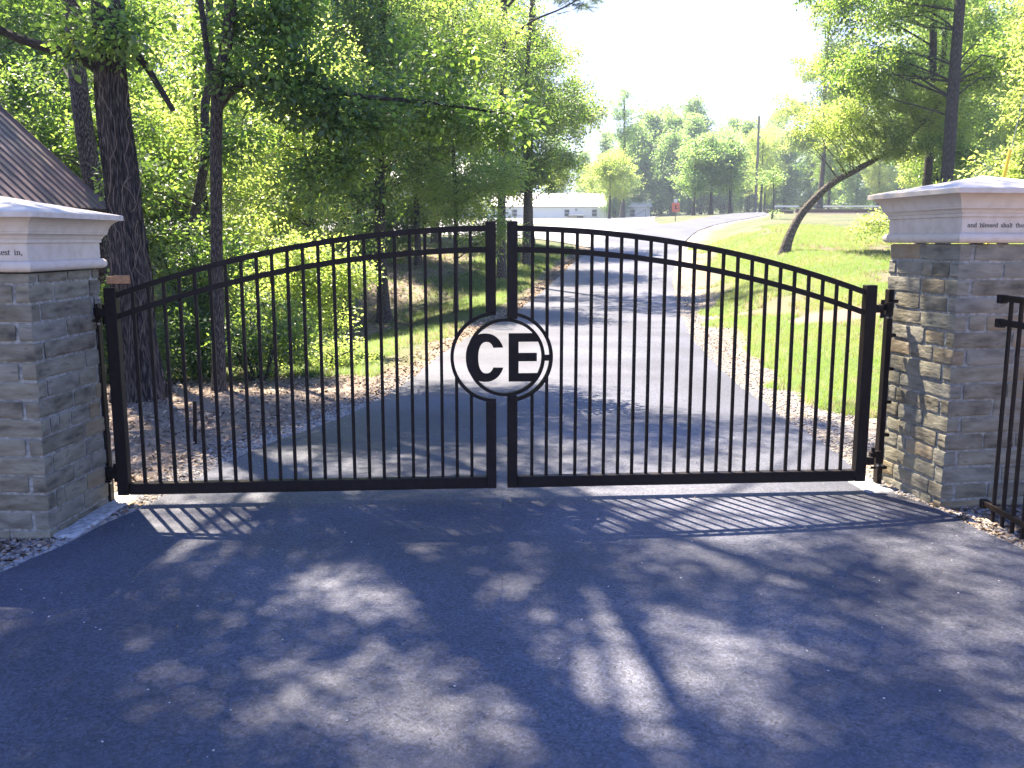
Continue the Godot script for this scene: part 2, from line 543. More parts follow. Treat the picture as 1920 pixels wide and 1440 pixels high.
	M.siding = mat(Color(0.10, 0.07, 0.05), 0.85)
	M.white_metal = mat(Color(0.62, 0.6, 0.56), 0.6)
	M.white_roof = mat(Color(0.72, 0.66, 0.64), 0.5)
	M.trim = mat(Color(0.5, 0.48, 0.45), 0.6)
	M.window = mat(Color(0.03, 0.035, 0.04), 0.12)
	M.awning = mat(Color(0.2, 0.21, 0.22), 0.6)
	M.orange = mat(Color(0.5, 0.13, 0.07), 0.6)
	M.yellow = mat(Color(0.8, 0.5, 0.03), 0.5)
	M.steel = mat(Color(0.3, 0.3, 0.3), 0.5, 0.7)

func leaf_mat(col: Color, glow: Color, weight: float, rough := 0.45) -> StandardMaterial3D:
	var m := mat(col, rough)
	m.backlight_enabled = true
	var k: float = weight * 2.0 / maxf(glow.r, maxf(glow.g, glow.b))
	m.backlight = Color(glow.r * k, glow.g * k, glow.b * k).linear_to_srgb()
	m.metallic_specular = 0.45
	return m

# ---------------------------------------------------------------- leaves
func leaf(b: MB, at: Vector3, dir: Vector3, up: Vector3, size: float, wide: float) -> void:
	var z := dir.normalized()
	var x := up.cross(z)
	if x.length() < 0.05: x = Vector3.RIGHT.cross(z)
	x = x.normalized()
	var y := z.cross(x)
	if y.y < 0: y = -y
	var w := size * wide
	var droop := -y * size * 0.12
	var p := [at, at + z * size * 0.35 + x * w + y * w * 0.25, at + z * size * 0.35 - x * w + y * w * 0.25, at + z * size * 0.4, at + z * size + droop, at + z * size * 0.72 + x * w * 0.62 + y * w * 0.1, at + z * size * 0.72 - x * w * 0.62 + y * w * 0.1]
	var nl := (y - x * 0.25).normalized()
	var nr := (y + x * 0.25).normalized()
	for s in [[1, 5, nl], [2, 6, nr]]:
		var a := b.vert(p[0], s[2])
		var c := b.vert(p[s[0]], s[2])
		var d := b.vert(p[s[1]], s[2])
		var e := b.vert(p[4], s[2])
		b.t(a, c, d); b.t(a, d, e)

func sprig(mats: Array, leaves: int, reach: float, size: float, wide: float, seed_: int, wood: Material) -> ArrayMesh:
	var r := RandomNumberGenerator.new()
	r.seed = seed_
	var sets := []
	for m in mats: sets.append(MB.new())
	var tw := MB.new()
	var pts := [Vector3(0, 0, 0), Vector3(0.02, 0.03, reach * 0.5) , Vector3(-0.01, 0.02, reach)]
	tw.tube(pts, [size * 0.05, size * 0.035, size * 0.015], 3, false)
	for k in leaves:
		var t := (k + 0.6) / leaves
		var at := Vector3(0, 0.02, reach * t)
		var ang := k * 2.4 + r.randf() * 0.6
		var dir := Vector3(cos(ang), sin(ang) * 0.55 - 0.12 + r.randf_range(-0.3, 0.3), 0.45 + r.randf() * 0.5)
		var off := Vector3(cos(ang), sin(ang) * 0.7, 0.2) * r.randf_range(0.02, 0.5) * reach
		var up := Vector3(r.randf_range(-0.6, 0.6), 1, r.randf_range(-0.6, 0.6))
		leaf(sets[r.randi() % mats.size()], at + off, dir, up, size * r.randf_range(0.55, 1.3), wide)
	var m := ArrayMesh.new()
	for k in mats.size():
		if sets[k].v.size() == 0: continue
		m.add_surface_from_arrays(Mesh.PRIMITIVE_TRIANGLES, sets[k].arrays())
		m.surface_set_material(m.get_surface_count() - 1, mats[k])
	m.add_surface_from_arrays(Mesh.PRIMITIVE_TRIANGLES, tw.arrays())
	m.surface_set_material(m.get_surface_count() - 1, wood)
	return m

func needle_sprig(mats: Array, seed_: int, wood: Material) -> ArrayMesh:
	var r := RandomNumberGenerator.new()
	r.seed = seed_
	var b := MB.new()
	var tw := MB.new()
	tw.tube([Vector3.ZERO, Vector3(0, 0.02, 0.18), Vector3(0, 0.06, 0.36)], [0.008, 0.006, 0.004], 3, false)
	for k in 46:
		var t := r.randf()
		var at := Vector3(0, 0.05 * t, 0.36 * t)
		var a := r.randf() * TAU
		var dir := Vector3(cos(a), sin(a), 0.5 + t * 0.9).normalized()
		var x := dir.cross(Vector3(r.randf() - 0.5, r.randf() - 0.5, r.randf() - 0.5)).normalized() * 0.0045
		var e := at + dir * r.randf_range(0.13, 0.2)
		var nn := x.cross(dir).normalized()
		b.t(b.vert(at - x, nn), b.vert(at + x, nn), b.vert(e, nn))
	var m := ArrayMesh.new()
	m.add_surface_from_arrays(Mesh.PRIMITIVE_TRIANGLES, b.arrays())
	m.surface_set_material(0, mats[0])
	m.add_surface_from_arrays(Mesh.PRIMITIVE_TRIANGLES, tw.arrays())
	m.surface_set_material(1, wood)
	return m

func make_sprigs() -> void:
	var g1 := leaf_mat(Color(0.05, 0.075, 0.026), Color(0.5, 0.76, 0.10), 0.32)
	var g2 := leaf_mat(Color(0.065, 0.095, 0.03), Color(0.58, 0.82, 0.13), 0.35)
	var g3 := leaf_mat(Color(0.036, 0.06, 0.024), Color(0.34, 0.6, 0.08), 0.15)
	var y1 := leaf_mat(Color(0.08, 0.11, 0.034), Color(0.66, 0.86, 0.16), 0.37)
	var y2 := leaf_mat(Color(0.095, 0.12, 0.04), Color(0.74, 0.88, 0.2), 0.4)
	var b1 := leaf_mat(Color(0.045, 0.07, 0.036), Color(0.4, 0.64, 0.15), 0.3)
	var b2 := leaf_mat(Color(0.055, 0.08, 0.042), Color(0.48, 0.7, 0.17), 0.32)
	var pn := leaf_mat(Color(0.05, 0.07, 0.036), Color(0.42, 0.58, 0.16), 0.2)
	SPRIG.hard = [sprig([g1, g2, g3], 12, 0.34, 0.095, 0.34, 1, M.bark2), sprig([g2, g1, g3], 10, 0.3, 0.085, 0.3, 2, M.bark2)]
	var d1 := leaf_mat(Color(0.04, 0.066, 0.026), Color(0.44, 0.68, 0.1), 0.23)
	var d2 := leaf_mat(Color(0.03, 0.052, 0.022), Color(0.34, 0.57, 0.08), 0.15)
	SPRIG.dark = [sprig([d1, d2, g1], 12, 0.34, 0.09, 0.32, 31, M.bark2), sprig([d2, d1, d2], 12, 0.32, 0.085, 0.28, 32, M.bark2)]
	SPRIG.bright = [sprig([y1, g2, y2], 12, 0.34, 0.09, 0.32, 3, M.bark2), sprig([y2, y1, g2], 10, 0.3, 0.085, 0.3, 4, M.bark2)]
	SPRIG.willow = [sprig([g2, y1, g1], 14, 0.4, 0.10, 0.17, 5, M.bark2), sprig([y1, g2], 12, 0.36, 0.095, 0.17, 6, M.bark2)]
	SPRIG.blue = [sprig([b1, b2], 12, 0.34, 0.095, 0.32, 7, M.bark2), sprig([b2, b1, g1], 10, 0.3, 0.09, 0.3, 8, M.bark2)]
	SPRIG.pine = [needle_sprig([pn], 9, M.bark2), needle_sprig([pn], 10, M.bark2)]

func sprig_basis(r: RandomNumberGenerator, out: Vector3, s: float) -> Basis:
	var a := r.randf() * TAU
	var dir := Vector3(cos(a), r.randf_range(-0.7, 0.45), sin(a)) + out * 0.8
	dir = dir.normalized()
	var up := Vector3(r.randfn(0, 0.6), 1, r.randfn(0, 0.6))
	var x := up.cross(dir)
	if x.length() < 0.05: x = Vector3.RIGHT
	x = x.normalized()
	var k := s * r.randf_range(0.8, 1.25)
	return Basis(x * k, dir.cross(x) * k, dir * k)

# lobes: [centre (relative to the base), radii, sprigs, clumps]
func foliage(lobes: Array, kind: String, s: float, r: RandomNumberGenerator, parent: Node, limbs: MB, trunk_pts: Array, called := "crown") -> void:
	var xf := [[], []]
	s *= 0.8
	for L in lobes:
		var c: Vector3 = L[0]
		var rad: Vector3 = L[1]
		var total: int = int(L[2] * 1.5)
		var clumps: int = L[3]
		var each := maxi(1, int(float(total) / clumps))
		for q in clumps:
			var dir := Vector3(r.randfn(), r.randfn(), r.randfn()).normalized()
			var out := pow(r.randf(), 0.42)
			var cc := c + Vector3(dir.x * rad.x, dir.y * rad.y, dir.z * rad.z) * out * 0.92
			var cr: float = minf(rad.x, minf(rad.y, rad.z)) * r.randf_range(0.2, 0.42)
			cr = clampf(cr, 0.16 * s, (0.85 if cc.y > 8.5 and s < 1.0 else 0.6) * s)
			if limbs != null and trunk_pts.size() > 1 and r.randf() < (0.14 if cc.y > 8.0 else 0.42):
				var tp := nearest_below(trunk_pts, cc)
				var mid := tp.lerp(cc, 0.5) + Vector3(r.randfn() * 0.08, r.randf_range(-0.05, 0.2), r.randfn() * 0.08) * (cc - tp).length()
				var r0 := clampf((cc - tp).length() * 0.012, 0.006 * s, 0.045)
				limbs.tube([tp, tp.lerp(mid, 0.6) + Vector3(0, 0.02, 0), mid, mid.lerp(cc, 0.55) + Vector3(r.randfn(), r.randfn(), r.randfn()) * 0.06 * s, cc], [r0, r0 * 0.8, r0 * 0.62, r0 * 0.4, r0 * 0.15], 5, false)
			for k in each:
				var d2 := Vector3(r.randfn(), r.randfn() * 0.7, r.randfn()) * 0.62
				var p := cc + d2 * cr
				xf[r.randi() % 2].append(Transform3D(sprig_basis(r, d2.normalized() * 0.6, s), p))
	for k in 2:
		if xf[k].size(): copies(called, SPRIG[kind][k], xf[k], parent).set_meta("kind", "stuff")

func nearest_below(pts: Array, c: Vector3) -> Vector3:      # where a limb that ends at c leaves the trunk
	var best := 0
	var least := 1e9
	for k in pts.size():
		var q: Vector3 = pts[k]
		var dd := q.distance_to(c - V(0, 0.35 * Vector2(c.x - q.x, c.z - q.z).length(), 0))
		if dd < least:
			least = dd; best = k
	return pts[best]

func smooth_path(pts: Array, n: int) -> Array:
	var out := []
	var m := pts.size()
	for k in m - 1:
		for j in n:
			var t := float(j) / n
			var a: Vector3 = pts[maxi(k - 1, 0)]
			var b: Vector3 = pts[k]
			var c: Vector3 = pts[k + 1]
			var d: Vector3 = pts[mini(k + 2, m - 1)]
			out.append(0.5 * ((2.0 * b) + (c - a) * t + (2.0 * a - 5.0 * b + 4.0 * c - d) * t * t + (3.0 * b - a - 3.0 * c + d) * t * t * t))
	out.append(pts[-1])
	return out

# a tree with trunk, branches and crown; path and lobes are relative to the base
func tree(called: String, label: String, category: String, at: Vector3, path: Array, r0: float, r1: float, lobes: Array, kind: String, s: float, seed_: int, opt := {}) -> Node3D:
	var r := RandomNumberGenerator.new()
	r.seed = seed_
	var o := thing(called, label, category, at, 0.0, opt.get("group", ""))
	var wood: Material = opt.get("wood", M.bark2)
	var pts := smooth_path(path, opt.get("fine", 5))
	var rad := []
	for k in pts.size():
		var t := float(k) / (pts.size() - 1)
		var flare: float = 1.0 + 0.45 * exp(-pts[k].y / (2.2 * r0))
		rad.append(lerpf(r0, r1, t) * flare)
	var b := MB.new()
	b.tube(pts, rad, opt.get("sides", 10), true, opt.get("rough", 0.12), noise2, opt.get("stretch", 12.0))
	part("trunk", b, wood, o)
	var lb := MB.new()
	var from := pts.duplicate()
	for q in opt.get("limbs", []):                       # named limbs: [points, r0, r1]
		var nb := MB.new()
		var lp := smooth_path(q[0], 5)
		var lr := []
		for k in lp.size(): lr.append(lerpf(q[1], q[2], float(k) / (lp.size() - 1)))
		nb.tube(lp, lr, 8, true, 0.15, noise2, 8.0)
		part("limb", nb, wood, o)
		from.append_array(lp)
	foliage(lobes, kind, s, r, o, lb, from)
	if lb.v.size(): part("branches", lb, wood, o).set_meta("kind", "stuff")
	return o

func V(x: float, y: float, z: float) -> Vector3:
	return Vector3(x, y, z)

# ---------------------------------------------------------------- pillars
func stone(w: float, hh: float, dp: float, r: RandomNumberGenerator, xf: Transform3D) -> MB:   # a hand-cut block, its face towards +z
	var b := MB.new()
	var nc := 4 if w > 0.14 else 3
	var g := []
	for j in 4:
		var row := []
		for k in nc + 1:
			var x := lerpf(-w / 2, w / 2, float(k) / nc)
			var y := lerpf(-hh / 2, hh / 2, j / 3.0)
			if j == 1: y = -hh / 2 + 0.014
			if j == 2: y = hh / 2 - 0.014
			if k == 1 and nc > 2: x = -w / 2 + 0.016
			if k == nc - 1: x = w / 2 - 0.016
			var edge: bool = j == 0 or j == 3 or k == 0 or k == nc
			var corner: bool = (j == 0 or j == 3) and (k == 0 or k == nc)
			var z := r.randf_range(-0.002, 0.004)
			if edge:
				z = -r.randf_range(0.001, 0.006)
				x += r.randf_range(-0.003, 0.003); y += r.randf_range(-0.0035, 0.0035)
			if corner:
				z -= 0.002
				x *= 0.985; y *= 0.95
			row.append(V(x, y, z))
		g.append(row)
	var inside := xf * V(0, 0, -dp / 2)
	# smooth normals on the face
	var idx := []
	for j in 4:
		var ri := []
		for k in nc + 1:
			var dx: Vector3 = g[j][mini(k + 1, nc)] - g[j][maxi(k - 1, 0)]
			var dy: Vector3 = g[mini(j + 1, 3)][k] - g[maxi(j - 1, 0)][k]
			var nn := xf.basis * dx.cross(dy).normalized()
			ri.append(b.vert(xf * g[j][k], nn))
		idx.append(ri)
	for j in 3:
		for k in nc:
			b.t(idx[j][k], idx[j][k + 1], idx[j + 1][k + 1]); b.t(idx[j][k], idx[j + 1][k + 1], idx[j + 1][k])
	var ring := []
	for k in nc + 1: ring.append(g[0][k])
	for j in range(1, 4): ring.append(g[j][nc])
	for k in range(nc - 1, -1, -1): ring.append(g[3][k])
	for j in range(2, 0, -1): ring.append(g[j][0])
	for k in ring.size():
		var a: Vector3 = ring[k]
		var c: Vector3 = ring[(k + 1) % ring.size()]
		b.quad_flat(xf * a, xf * c, xf * V(c.x, c.y, -dp), xf * V(a.x, a.y, -dp), inside)
	return b

func pillar(label: String, at: Vector3, turn: float, s: float, height: float, course: float, seed_: int, text: String, text_x: float) -> Node3D:
	var r := RandomNumberGenerator.new()
	r.seed = seed_
	var o := thing("stone_pillar", label, "pillar", at, turn)
	var core := MB.new()
	core.box(V(0, height / 2 - 0.03, 0), V(s * 2 - 0.017, height + 0.05, s * 2 - 0.017))
	part("mortar_core", core, M.mortar, o)
	var dp := 0.08
	var j := 0.014
	var y := -0.06
	var c := 0
	while y < height - 0.02:
		var hh := minf(course, height - y)
		if height - y - hh < 0.03: hh = height - y
		for f in 4:
			var basis := Basis(Vector3.UP, f * PI / 2)
			var full: bool = (c + f) % 2 == 0
			var run := 2.0 * s if full else 2.0 * (s - dp - j)
			var x := -run / 2
			while x < run / 2 - 0.01:
				var w := r.randf_range(0.2, 0.52)
				if r.randf() < 0.15: w = r.randf_range(0.08, 0.13)
				if run / 2 - x - w < 0.12: w = run / 2 - x
				var proud := r.randf_range(-0.003, 0.004)
				var xf := Transform3D(basis, basis * V(x + w / 2, y + hh / 2, s + proud))
				var pick := r.randf()
				var mi := 0 if pick < 0.36 else (1 if pick < 0.66 else (3 if pick < 0.9 else (2 if pick < 0.97 else 4)))
				var e0 := j * 0.5 if x > -run / 2 + 0.001 or not full else 0.0
				var e1 := j * 0.5 if x + w < run / 2 - 0.001 or not full else 0.0
				xf.origin += basis * V((e0 - e1) * 0.5, 0, 0)
				var st := stone(w - e0 - e1, hh - j, dp - 0.004, r, xf)
				part("stone", st, M.stones[mi], o)
				x += w
		y += hh
		c += 1
	# the cast stone cap
	var cap := Node3D.new()
	cap.name = "cap"
	o.add_child(cap, true)
	cap.position.y = height
	var roll := [[-0.03, 0.004], [0.016, 0.004], [0.03, 0.006], [0.042, 0.012], [0.05, 0.023], [0.052, 0.034], [0.05, 0.045], [0.042, 0.055], [0.03, 0.061], [0.018, 0.063]]
	var frieze := [[0.014, 0.0625], [0.014, 0.158]]
	var mould := [[0.014, 0.158], [0.026, 0.159], [0.0265, 0.179], [0.034, 0.181], [0.037, 0.188], [0.043, 0.196], [0.052, 0.203], [0.062, 0.207], [0.0625, 0.218], [0.067, 0.219], [0.0675, 0.226], [0.071, 0.237], [0.078, 0.25], [0.088, 0.263], [0.101, 0.274], [0.118, 0.284], [0.136, 0.291]]
	var slab := [[0.13, 0.2905], [0.157, 0.291], [0.159, 0.293], [0.159, 0.319], [0.157, 0.322]]
	for q in [["base_roll", roll], ["frieze", frieze], ["cornice_moulding", mould], ["slab", slab]]:
		var b := MB.new()
		var pr: Array = q[1]
		for k in pr.size() - 1:
			for f in 4:
				var bs := Basis(Vector3.UP, f * PI / 2)
				var a0: float = s + pr[k][0] * 0.75
				var a1: float = s + pr[k + 1][0] * 0.75
				b.quad_flat(bs * V(-a0, pr[k][1], a0), bs * V(a0, pr[k][1], a0), bs * V(a1, pr[k + 1][1], a1), bs * V(-a1, pr[k + 1][1], a1), V(0, 0.17, 0))
		if q[0] == "slab":
			var a: float = s + 0.157 * 0.75
			for f in 4:
				var bs := Basis(Vector3.UP, f * PI / 2)
				b.tri_flat(bs * V(-a, 0.322, a), bs * V(a, 0.322, a), V(0, 0.425, 0), V(0, 0, 0))
		part(q[0], b, M.cast, cap)
	if text:
		var tm := TextMesh.new()
		var f := SystemFont.new()
		f.font_names = PackedStringArray(["Droid Serif"])
		tm.font = f
		tm.text = text
		tm.font_size = 64
		tm.pixel_size = 0.00053 if text_x < 0.0 else 0.0006
		tm.depth = 0.002
		tm.curve_step = 1.0
		tm.horizontal_alignment = HORIZONTAL_ALIGNMENT_LEFT if text_x < 0.0 else HORIZONTAL_ALIGNMENT_RIGHT
		tm.material = M.ink
		var l := put("lettering", tm, cap)
		l.position = V(text_x, 0.108, s + 0.0115)
	return o

# ---------------------------------------------------------------- gate
func arc_bar(b: MB, cx: float, cy: float, r0: float, r1: float, a0: float, a1: float, z0: float, z1: float, segs: int) -> void:
	for k in segs:
		var t0 := lerpf(a0, a1, float(k) / segs)
		var t1 := lerpf(a0, a1, float(k + 1) / segs)
		var p := [V(cx + cos(t0) * r0, cy + sin(t0) * r0, 0), V(cx + cos(t0) * r1, cy + sin(t0) * r1, 0), V(cx + cos(t1) * r1, cy + sin(t1) * r1, 0), V(cx + cos(t1) * r0, cy + sin(t1) * r0, 0)]
		var m: Vector3 = (p[0] + p[1] + p[2] + p[3]) * 0.25 + V(0, 0, (z0 + z1) / 2)
		var f := V(0, 0, z0)
		var g := V(0, 0, z1)
		b.quad_flat(p[0] + f, p[1] + f, p[2] + f, p[3] + f, m)
		b.quad_flat(p[0] + g, p[1] + g, p[2] + g, p[3] + g, m)
		b.quad_flat(p[1] + f, p[2] + f, p[2] + g, p[1] + g, m)
		b.quad_flat(p[0] + f, p[3] + f, p[3] + g, p[0] + g, m)
	for e in [a0, a1]:
		var m := V(cx + cos((a0 + a1) / 2) * 0.2, cy + sin((a0 + a1) / 2) * 0.2, 0)
		b.quad_flat(V(cx + cos(e) * r0, cy + sin(e) * r0, z0), V(cx + cos(e) * r1, cy + sin(e) * r1, z0), V(cx + cos(e) * r1, cy + sin(e) * r1, z1), V(cx + cos(e) * r0, cy + sin(e) * r0, z1), m)

func rail_y(s: float) -> float:
	return 1.722 - (6.99 - sqrt(6.99 * 6.99 - s * s))

func curved_rail(b: MB, s0: float, s1: float, drop: float, th: float) -> void:
	var n := 28
	for k in n:
		var a := lerpf(s0, s1, float(k) / n)
		var c := lerpf(s0, s1, float(k + 1) / n)
		var ya := rail_y(a) - drop
		var yc := rail_y(c) - drop
		var m := V((a + c) / 2, (ya + yc) / 2, 0)
		var q := th / 2
		for z in [-q, q]:
			b.quad_flat(V(a, ya - q, z), V(c, yc - q, z), V(c, yc + q, z), V(a, ya + q, z), m)
		for e in [-q, q]:
			b.quad_flat(V(a, ya + e, -q), V(c, yc + e, -q), V(c, yc + e, q), V(a, ya + e, q), m)

func gate_leaf(side: float, label: String) -> Node3D:
	var o := thing("driveway_gate", label, "gate", V(-0.065, 0, -5.62), deg_to_rad(3.985))
	var X := Vector3.RIGHT
	var post := func(called: String, s: float, y0: float, y1: float, w: float):
		var b := MB.new()
		b.bar(V(s, y0, 0), V(s, y1, 0), w, w, X, 0.004)
		part(called, b, M.black, o)
	post.call("hinge_post", side * 2.373, 0.072, 1.365, 0.07)
	var cs := -0.0685 if side < 0 else 0.0665
	post.call("meeting_post", cs, 1.203 if side < 0 else 1.163, 1.765, 0.0635)
	post.call("meeting_post", cs, 0.0725, 0.635 if side < 0 else 0.672, 0.0635)
	var b := MB.new()
	b.box(V(side * 1.218, 0.109, 0), V(2.236, 0.073, 0.056), Basis(), 0.004)
	part("bottom_rail", b, M.black, o)
	for q in [["top_rail", 0.0], ["middle_rail", 0.13]]:
		b = MB.new()
		curved_rail(b, cs + side * 0.03, side * 2.34, q[1], 0.035)
		part(q[0], b, M.black, o)
	var rc := side * 0.037
	for k in 23:
		var s := side * (0.1 + (k + 1) * 2.239 / 24.0)
		var top := rail_y(s) - 0.014
		var dx := absf(s - rc)
		if dx < 0.274:
			var dy := sqrt(0.28 * 0.28 - dx * dx)
			for e in [[0.1455, 0.919 - dy], [0.919 + dy, top]]:
				b = MB.new()
				b.bar(V(s, e[0], 0), V(s, e[1], 0), 0.02, 0.02, X, 0.002)
				part("picket", b, M.black, o)
		else:
			b = MB.new()
			b.bar(V(s, 0.1455, 0), V(s, top, 0), 0.02, 0.02, X, 0.002)
			part("picket", b, M.black, o)
	b = MB.new()
	if side < 0: arc_bar(b, rc, 0.919, 0.266, 0.287, PI / 2, PI * 1.5, -0.02, 0.02, 40)
	else: arc_bar(b, rc, 0.919, 0.266, 0.287, -PI / 2, PI / 2, -0.02, 0.02, 40)
	part("outer_half_ring", b, M.black, o)
	for y in [1.212, 0.203]:                             # hinge arms
		b = MB.new()
		b.box(V(side * 2.436, y, 0), V(0.06, 0.05, 0.03), Basis(), 0.003)
		b.tube([V(side * 2.45, y - 0.045, 0.012), V(side * 2.485, y - 0.045, 0.012)], [0.008, 0.008], 8)
		part("hinge_arm", b, M.black, o)
	if side > 0:
		b = MB.new()
		arc_bar(b, 0.025, 0.918, 0.228, 0.2477, 0, TAU, -0.021, 0.021, 72)
		part("inner_ring", b, M.black, o)
		b = MB.new()
		b.box(V(0.289, 0.913, 0), V(0.044, 0.036, 0.03), Basis(), 0.002)
		part("ring_tab", b, M.black, o)
		var c := PackedVector2Array()
		var a0 := asin(0.06 / 0.153)
		var a1 := asin(0.06 / 0.101)
		for k in 41:
			var t := lerpf(a0, TAU - a0, k / 40.0)
			c.append(Vector2(-0.105 + 0.122 * signf(cos(t)) * pow(absf(cos(t)), 0.9), 0.918 + 0.153 * signf(sin(t)) * pow(absf(sin(t)), 0.92)))
		for k in 31:
			var t := lerpf(TAU - a1, a1, k / 30.0)
			c.append(Vector2(-0.097 + 0.052 * signf(cos(t)) * pow(absf(cos(t)), 0.85), 0.918 + 0.101 * signf(sin(t)) * pow(absf(sin(t)), 0.9)))
		b = MB.new()
		b.prism(c, 0.006, 0.0235)
		part("letter", b, M.black, o)
		var e := PackedVector2Array([Vector2(0.043, 0.765), Vector2(0.26, 0.765), Vector2(0.26, 0.817), Vector2(0.105, 0.817), Vector2(0.105, 0.894), Vector2(0.221, 0.894), Vector2(0.221, 0.946), Vector2(0.105, 0.946), Vector2(0.105, 1.018), Vector2(0.26, 1.018), Vector2(0.26, 1.071), Vector2(0.043, 1.071)])
		var disc := PackedVector2Array()
		for k in 72: disc.append(Vector2(0.025 + cos(k * TAU / 72) * 0.236, 0.918 + sin(k * TAU / 72) * 0.236))
		b = MB.new()
		for poly in Geometry2D.intersect_polygons(e, disc): b.prism(poly, 0.006, 0.0235)
		part("letter", b, M.black, o)
	return o

func hinge_channel(label: String, at: Vector3, turn: float, side: float, y0: float, y1: float) -> void:
	var o := thing("hinge_channel", label, "gate post", at, turn)
	var b := MB.new()
	b.box(V(0, (y0 + y1) / 2, 0), V(0.036, y1 - y0, 0.06), Basis(), 0.004)
	part("upright", b, M.black, o)
	for y in [1.2, 0.2]:
		b = MB.new()
		b.box(V(-side * 0.012, y, 0.036), V(0.05, 0.085, 0.014), Basis(), 0.003)
		b.box(V(-side * 0.045, y + 0.012, 0.01), V(0.05, 0.04, 0.04), Basis(), 0.006)
		b.tube([V(-side * 0.05, y - 0.06, 0.012), V(-side * 0.05, y + 0.06, 0.012)], [0.012, 0.012], 10)
		part("hinge", b, M.black, o)
		for k in [-1, 1]:
			b = MB.new()
			b.tube([V(-side * 0.012 + k * 0.014, y - 0.055, 0.042), V(-side * 0.012 + k * 0.014, y - 0.055, 0.054)], [0.0085, 0.007], 6)
			part("bolt", b, M.bolt, o)
	for k in 6:
		b = MB.new()
		b.box(V(side * 0.03, y0 + 0.12 + k * (y1 - y0 - 0.2) / 5.0, 0.0), V(0.05, 0.022, 0.04), Basis(), 0.003)
		part("masonry_strap", b, M.black, o)

func side_fence() -> void:
	var o := thing("iron_fence_panel", "black iron fence panel running forward from the right stone pillar", "fence", V(2.845, 0, -5.24), 0.0)
	for q in [["top_rail", 1.318], ["middle_rail", 1.178], ["bottom_rail", 0.09]]:
		var b := MB.new()
		b.box(V(0, q[1], 1.2), V(0.034, 0.034, 2.4), Basis(), 0.003)
		b.box(V(0, q[1] - 0.006, 0.03), V(0.044, 0.05, 0.05), Basis(), 0.004)
		part(q[0], b, M.black, o)
	for k in 22:
		var b := MB.new()
		b.bar(V(0, 0.0, 0.13 + k * 0.104), V(0, 1.322, 0.13 + k * 0.104), 0.019, 0.019, Vector3.RIGHT, 0.002)
		part("picket", b, M.black, o)
	var b := MB.new()
	b.bar(V(0, -0.1, 2.43), V(0, 1.38, 2.43), 0.06, 0.06, Vector3.RIGHT, 0.004)
	part("post", b, M.black, o)

# ---------------------------------------------------------------- buildings and small things
func pavilion() -> void:
	var o := thing("pump_house", "small building with a ribbed brown metal roof behind the left pillar", "building", V(-8.5, -0.1, -11.2))
	var L := 5.0
	var hw := 2.44
	var eave := 2.2
	var top := 4.56
	var b := MB.new()
	b.box(V(hw - 0.35, eave / 2, 0), V(0.1, eave, L - 0.5), Basis(), 0.0)
	b.box(V(-hw + 0.35, eave / 2, 0), V(0.1, eave, L - 0.5), Basis(), 0.0)
	for z in [-1.0, 1.0]:
		b.prism(PackedVector2Array([Vector2(-hw + 0.4, 0), Vector2(hw - 0.4, 0), Vector2(hw - 0.4, eave + 0.1), Vector2(0, top - 0.25), Vector2(-hw + 0.4, eave + 0.1)]), z * (L / 2 - 0.3) - 0.05, z * (L / 2 - 0.3) + 0.05)
	part("wall", b, M.siding, o)
	var roof := Node3D.new()
	roof.name = "roof"
	o.add_child(roof, true)
	var n := 22
	for side in [-1.0, 1.0]:
		var e := V(side * hw, eave, 0)
		var t := V(0, top, 0)
		var sl := (t - e).normalized()
		var nn := V(side * -sl.y, absf(sl.x), 0)
		if nn.y < 0: nn = -nn
		nn = V(side * absf(sl.y), absf(sl.x), 0)
		b = MB.new()
		b.quad_flat(e + V(0, 0, -L / 2), e + V(0, 0, L / 2), t + V(0, 0, L / 2), t + V(0, 0, -L / 2), V(0, 0, 0))
		b.quad_flat(e + V(0, 0, -L / 2) - nn * 0.04, e + V(0, 0, L / 2) - nn * 0.04, t + V(0, 0, L / 2) - nn * 0.04, t + V(0, 0, -L / 2) - nn * 0.04, V(0, 9, 0))
		for z in [-L / 2, L / 2]:
			b.quad_flat(e + V(0, 0, z), t + V(0, 0, z), t + V(0, 0, z) - nn * 0.04, e + V(0, 0, z) - nn * 0.04, V(0, 2, 0))
		part("roof_panel", b, M.roof, roof)
		for k in n + 1:
			var z := -L / 2 + k * L / n
			b = MB.new()
			var w0 := 0.028
			var w1 := 0.012
			var hgt := nn * 0.026
			for f in [[V(0, 0, -w0), V(0, 0, -w1) + hgt], [V(0, 0, -w1) + hgt, V(0, 0, w1) + hgt], [V(0, 0, w1) + hgt, V(0, 0, w0)]]:
				b.quad_flat(e + V(0, 0, z) + f[0], t + V(0, 0, z) + f[0], t + V(0, 0, z) + f[1], e + V(0, 0, z) + f[1], e + V(0, 0, z) - nn)
			b.tri_flat(e + V(0, 0, z - w0), e + V(0, 0, z) + hgt, e + V(0, 0, z + w0), V(0, eave, 0))
			part("rib", b, M.roof, roof)
		b = MB.new()
		b.box(e - nn * 0.1 - sl * 0.0 + V(-side * 0.03, -0.02, 0), V(0.03, 0.13, L - 0.04), Basis(), 0.003)
		part("fascia", b, M.siding, roof)
		for z in [-L / 2 - 0.012, L / 2 + 0.012]:
			b = MB.new()
			b.bar(e + V(0, 0, z) - nn * 0.03, t + V(0, 0, z) - nn * 0.03, 0.02, 0.16, Vector3.BACK, 0.003)
			part("rake_trim", b, M.roof, roof)

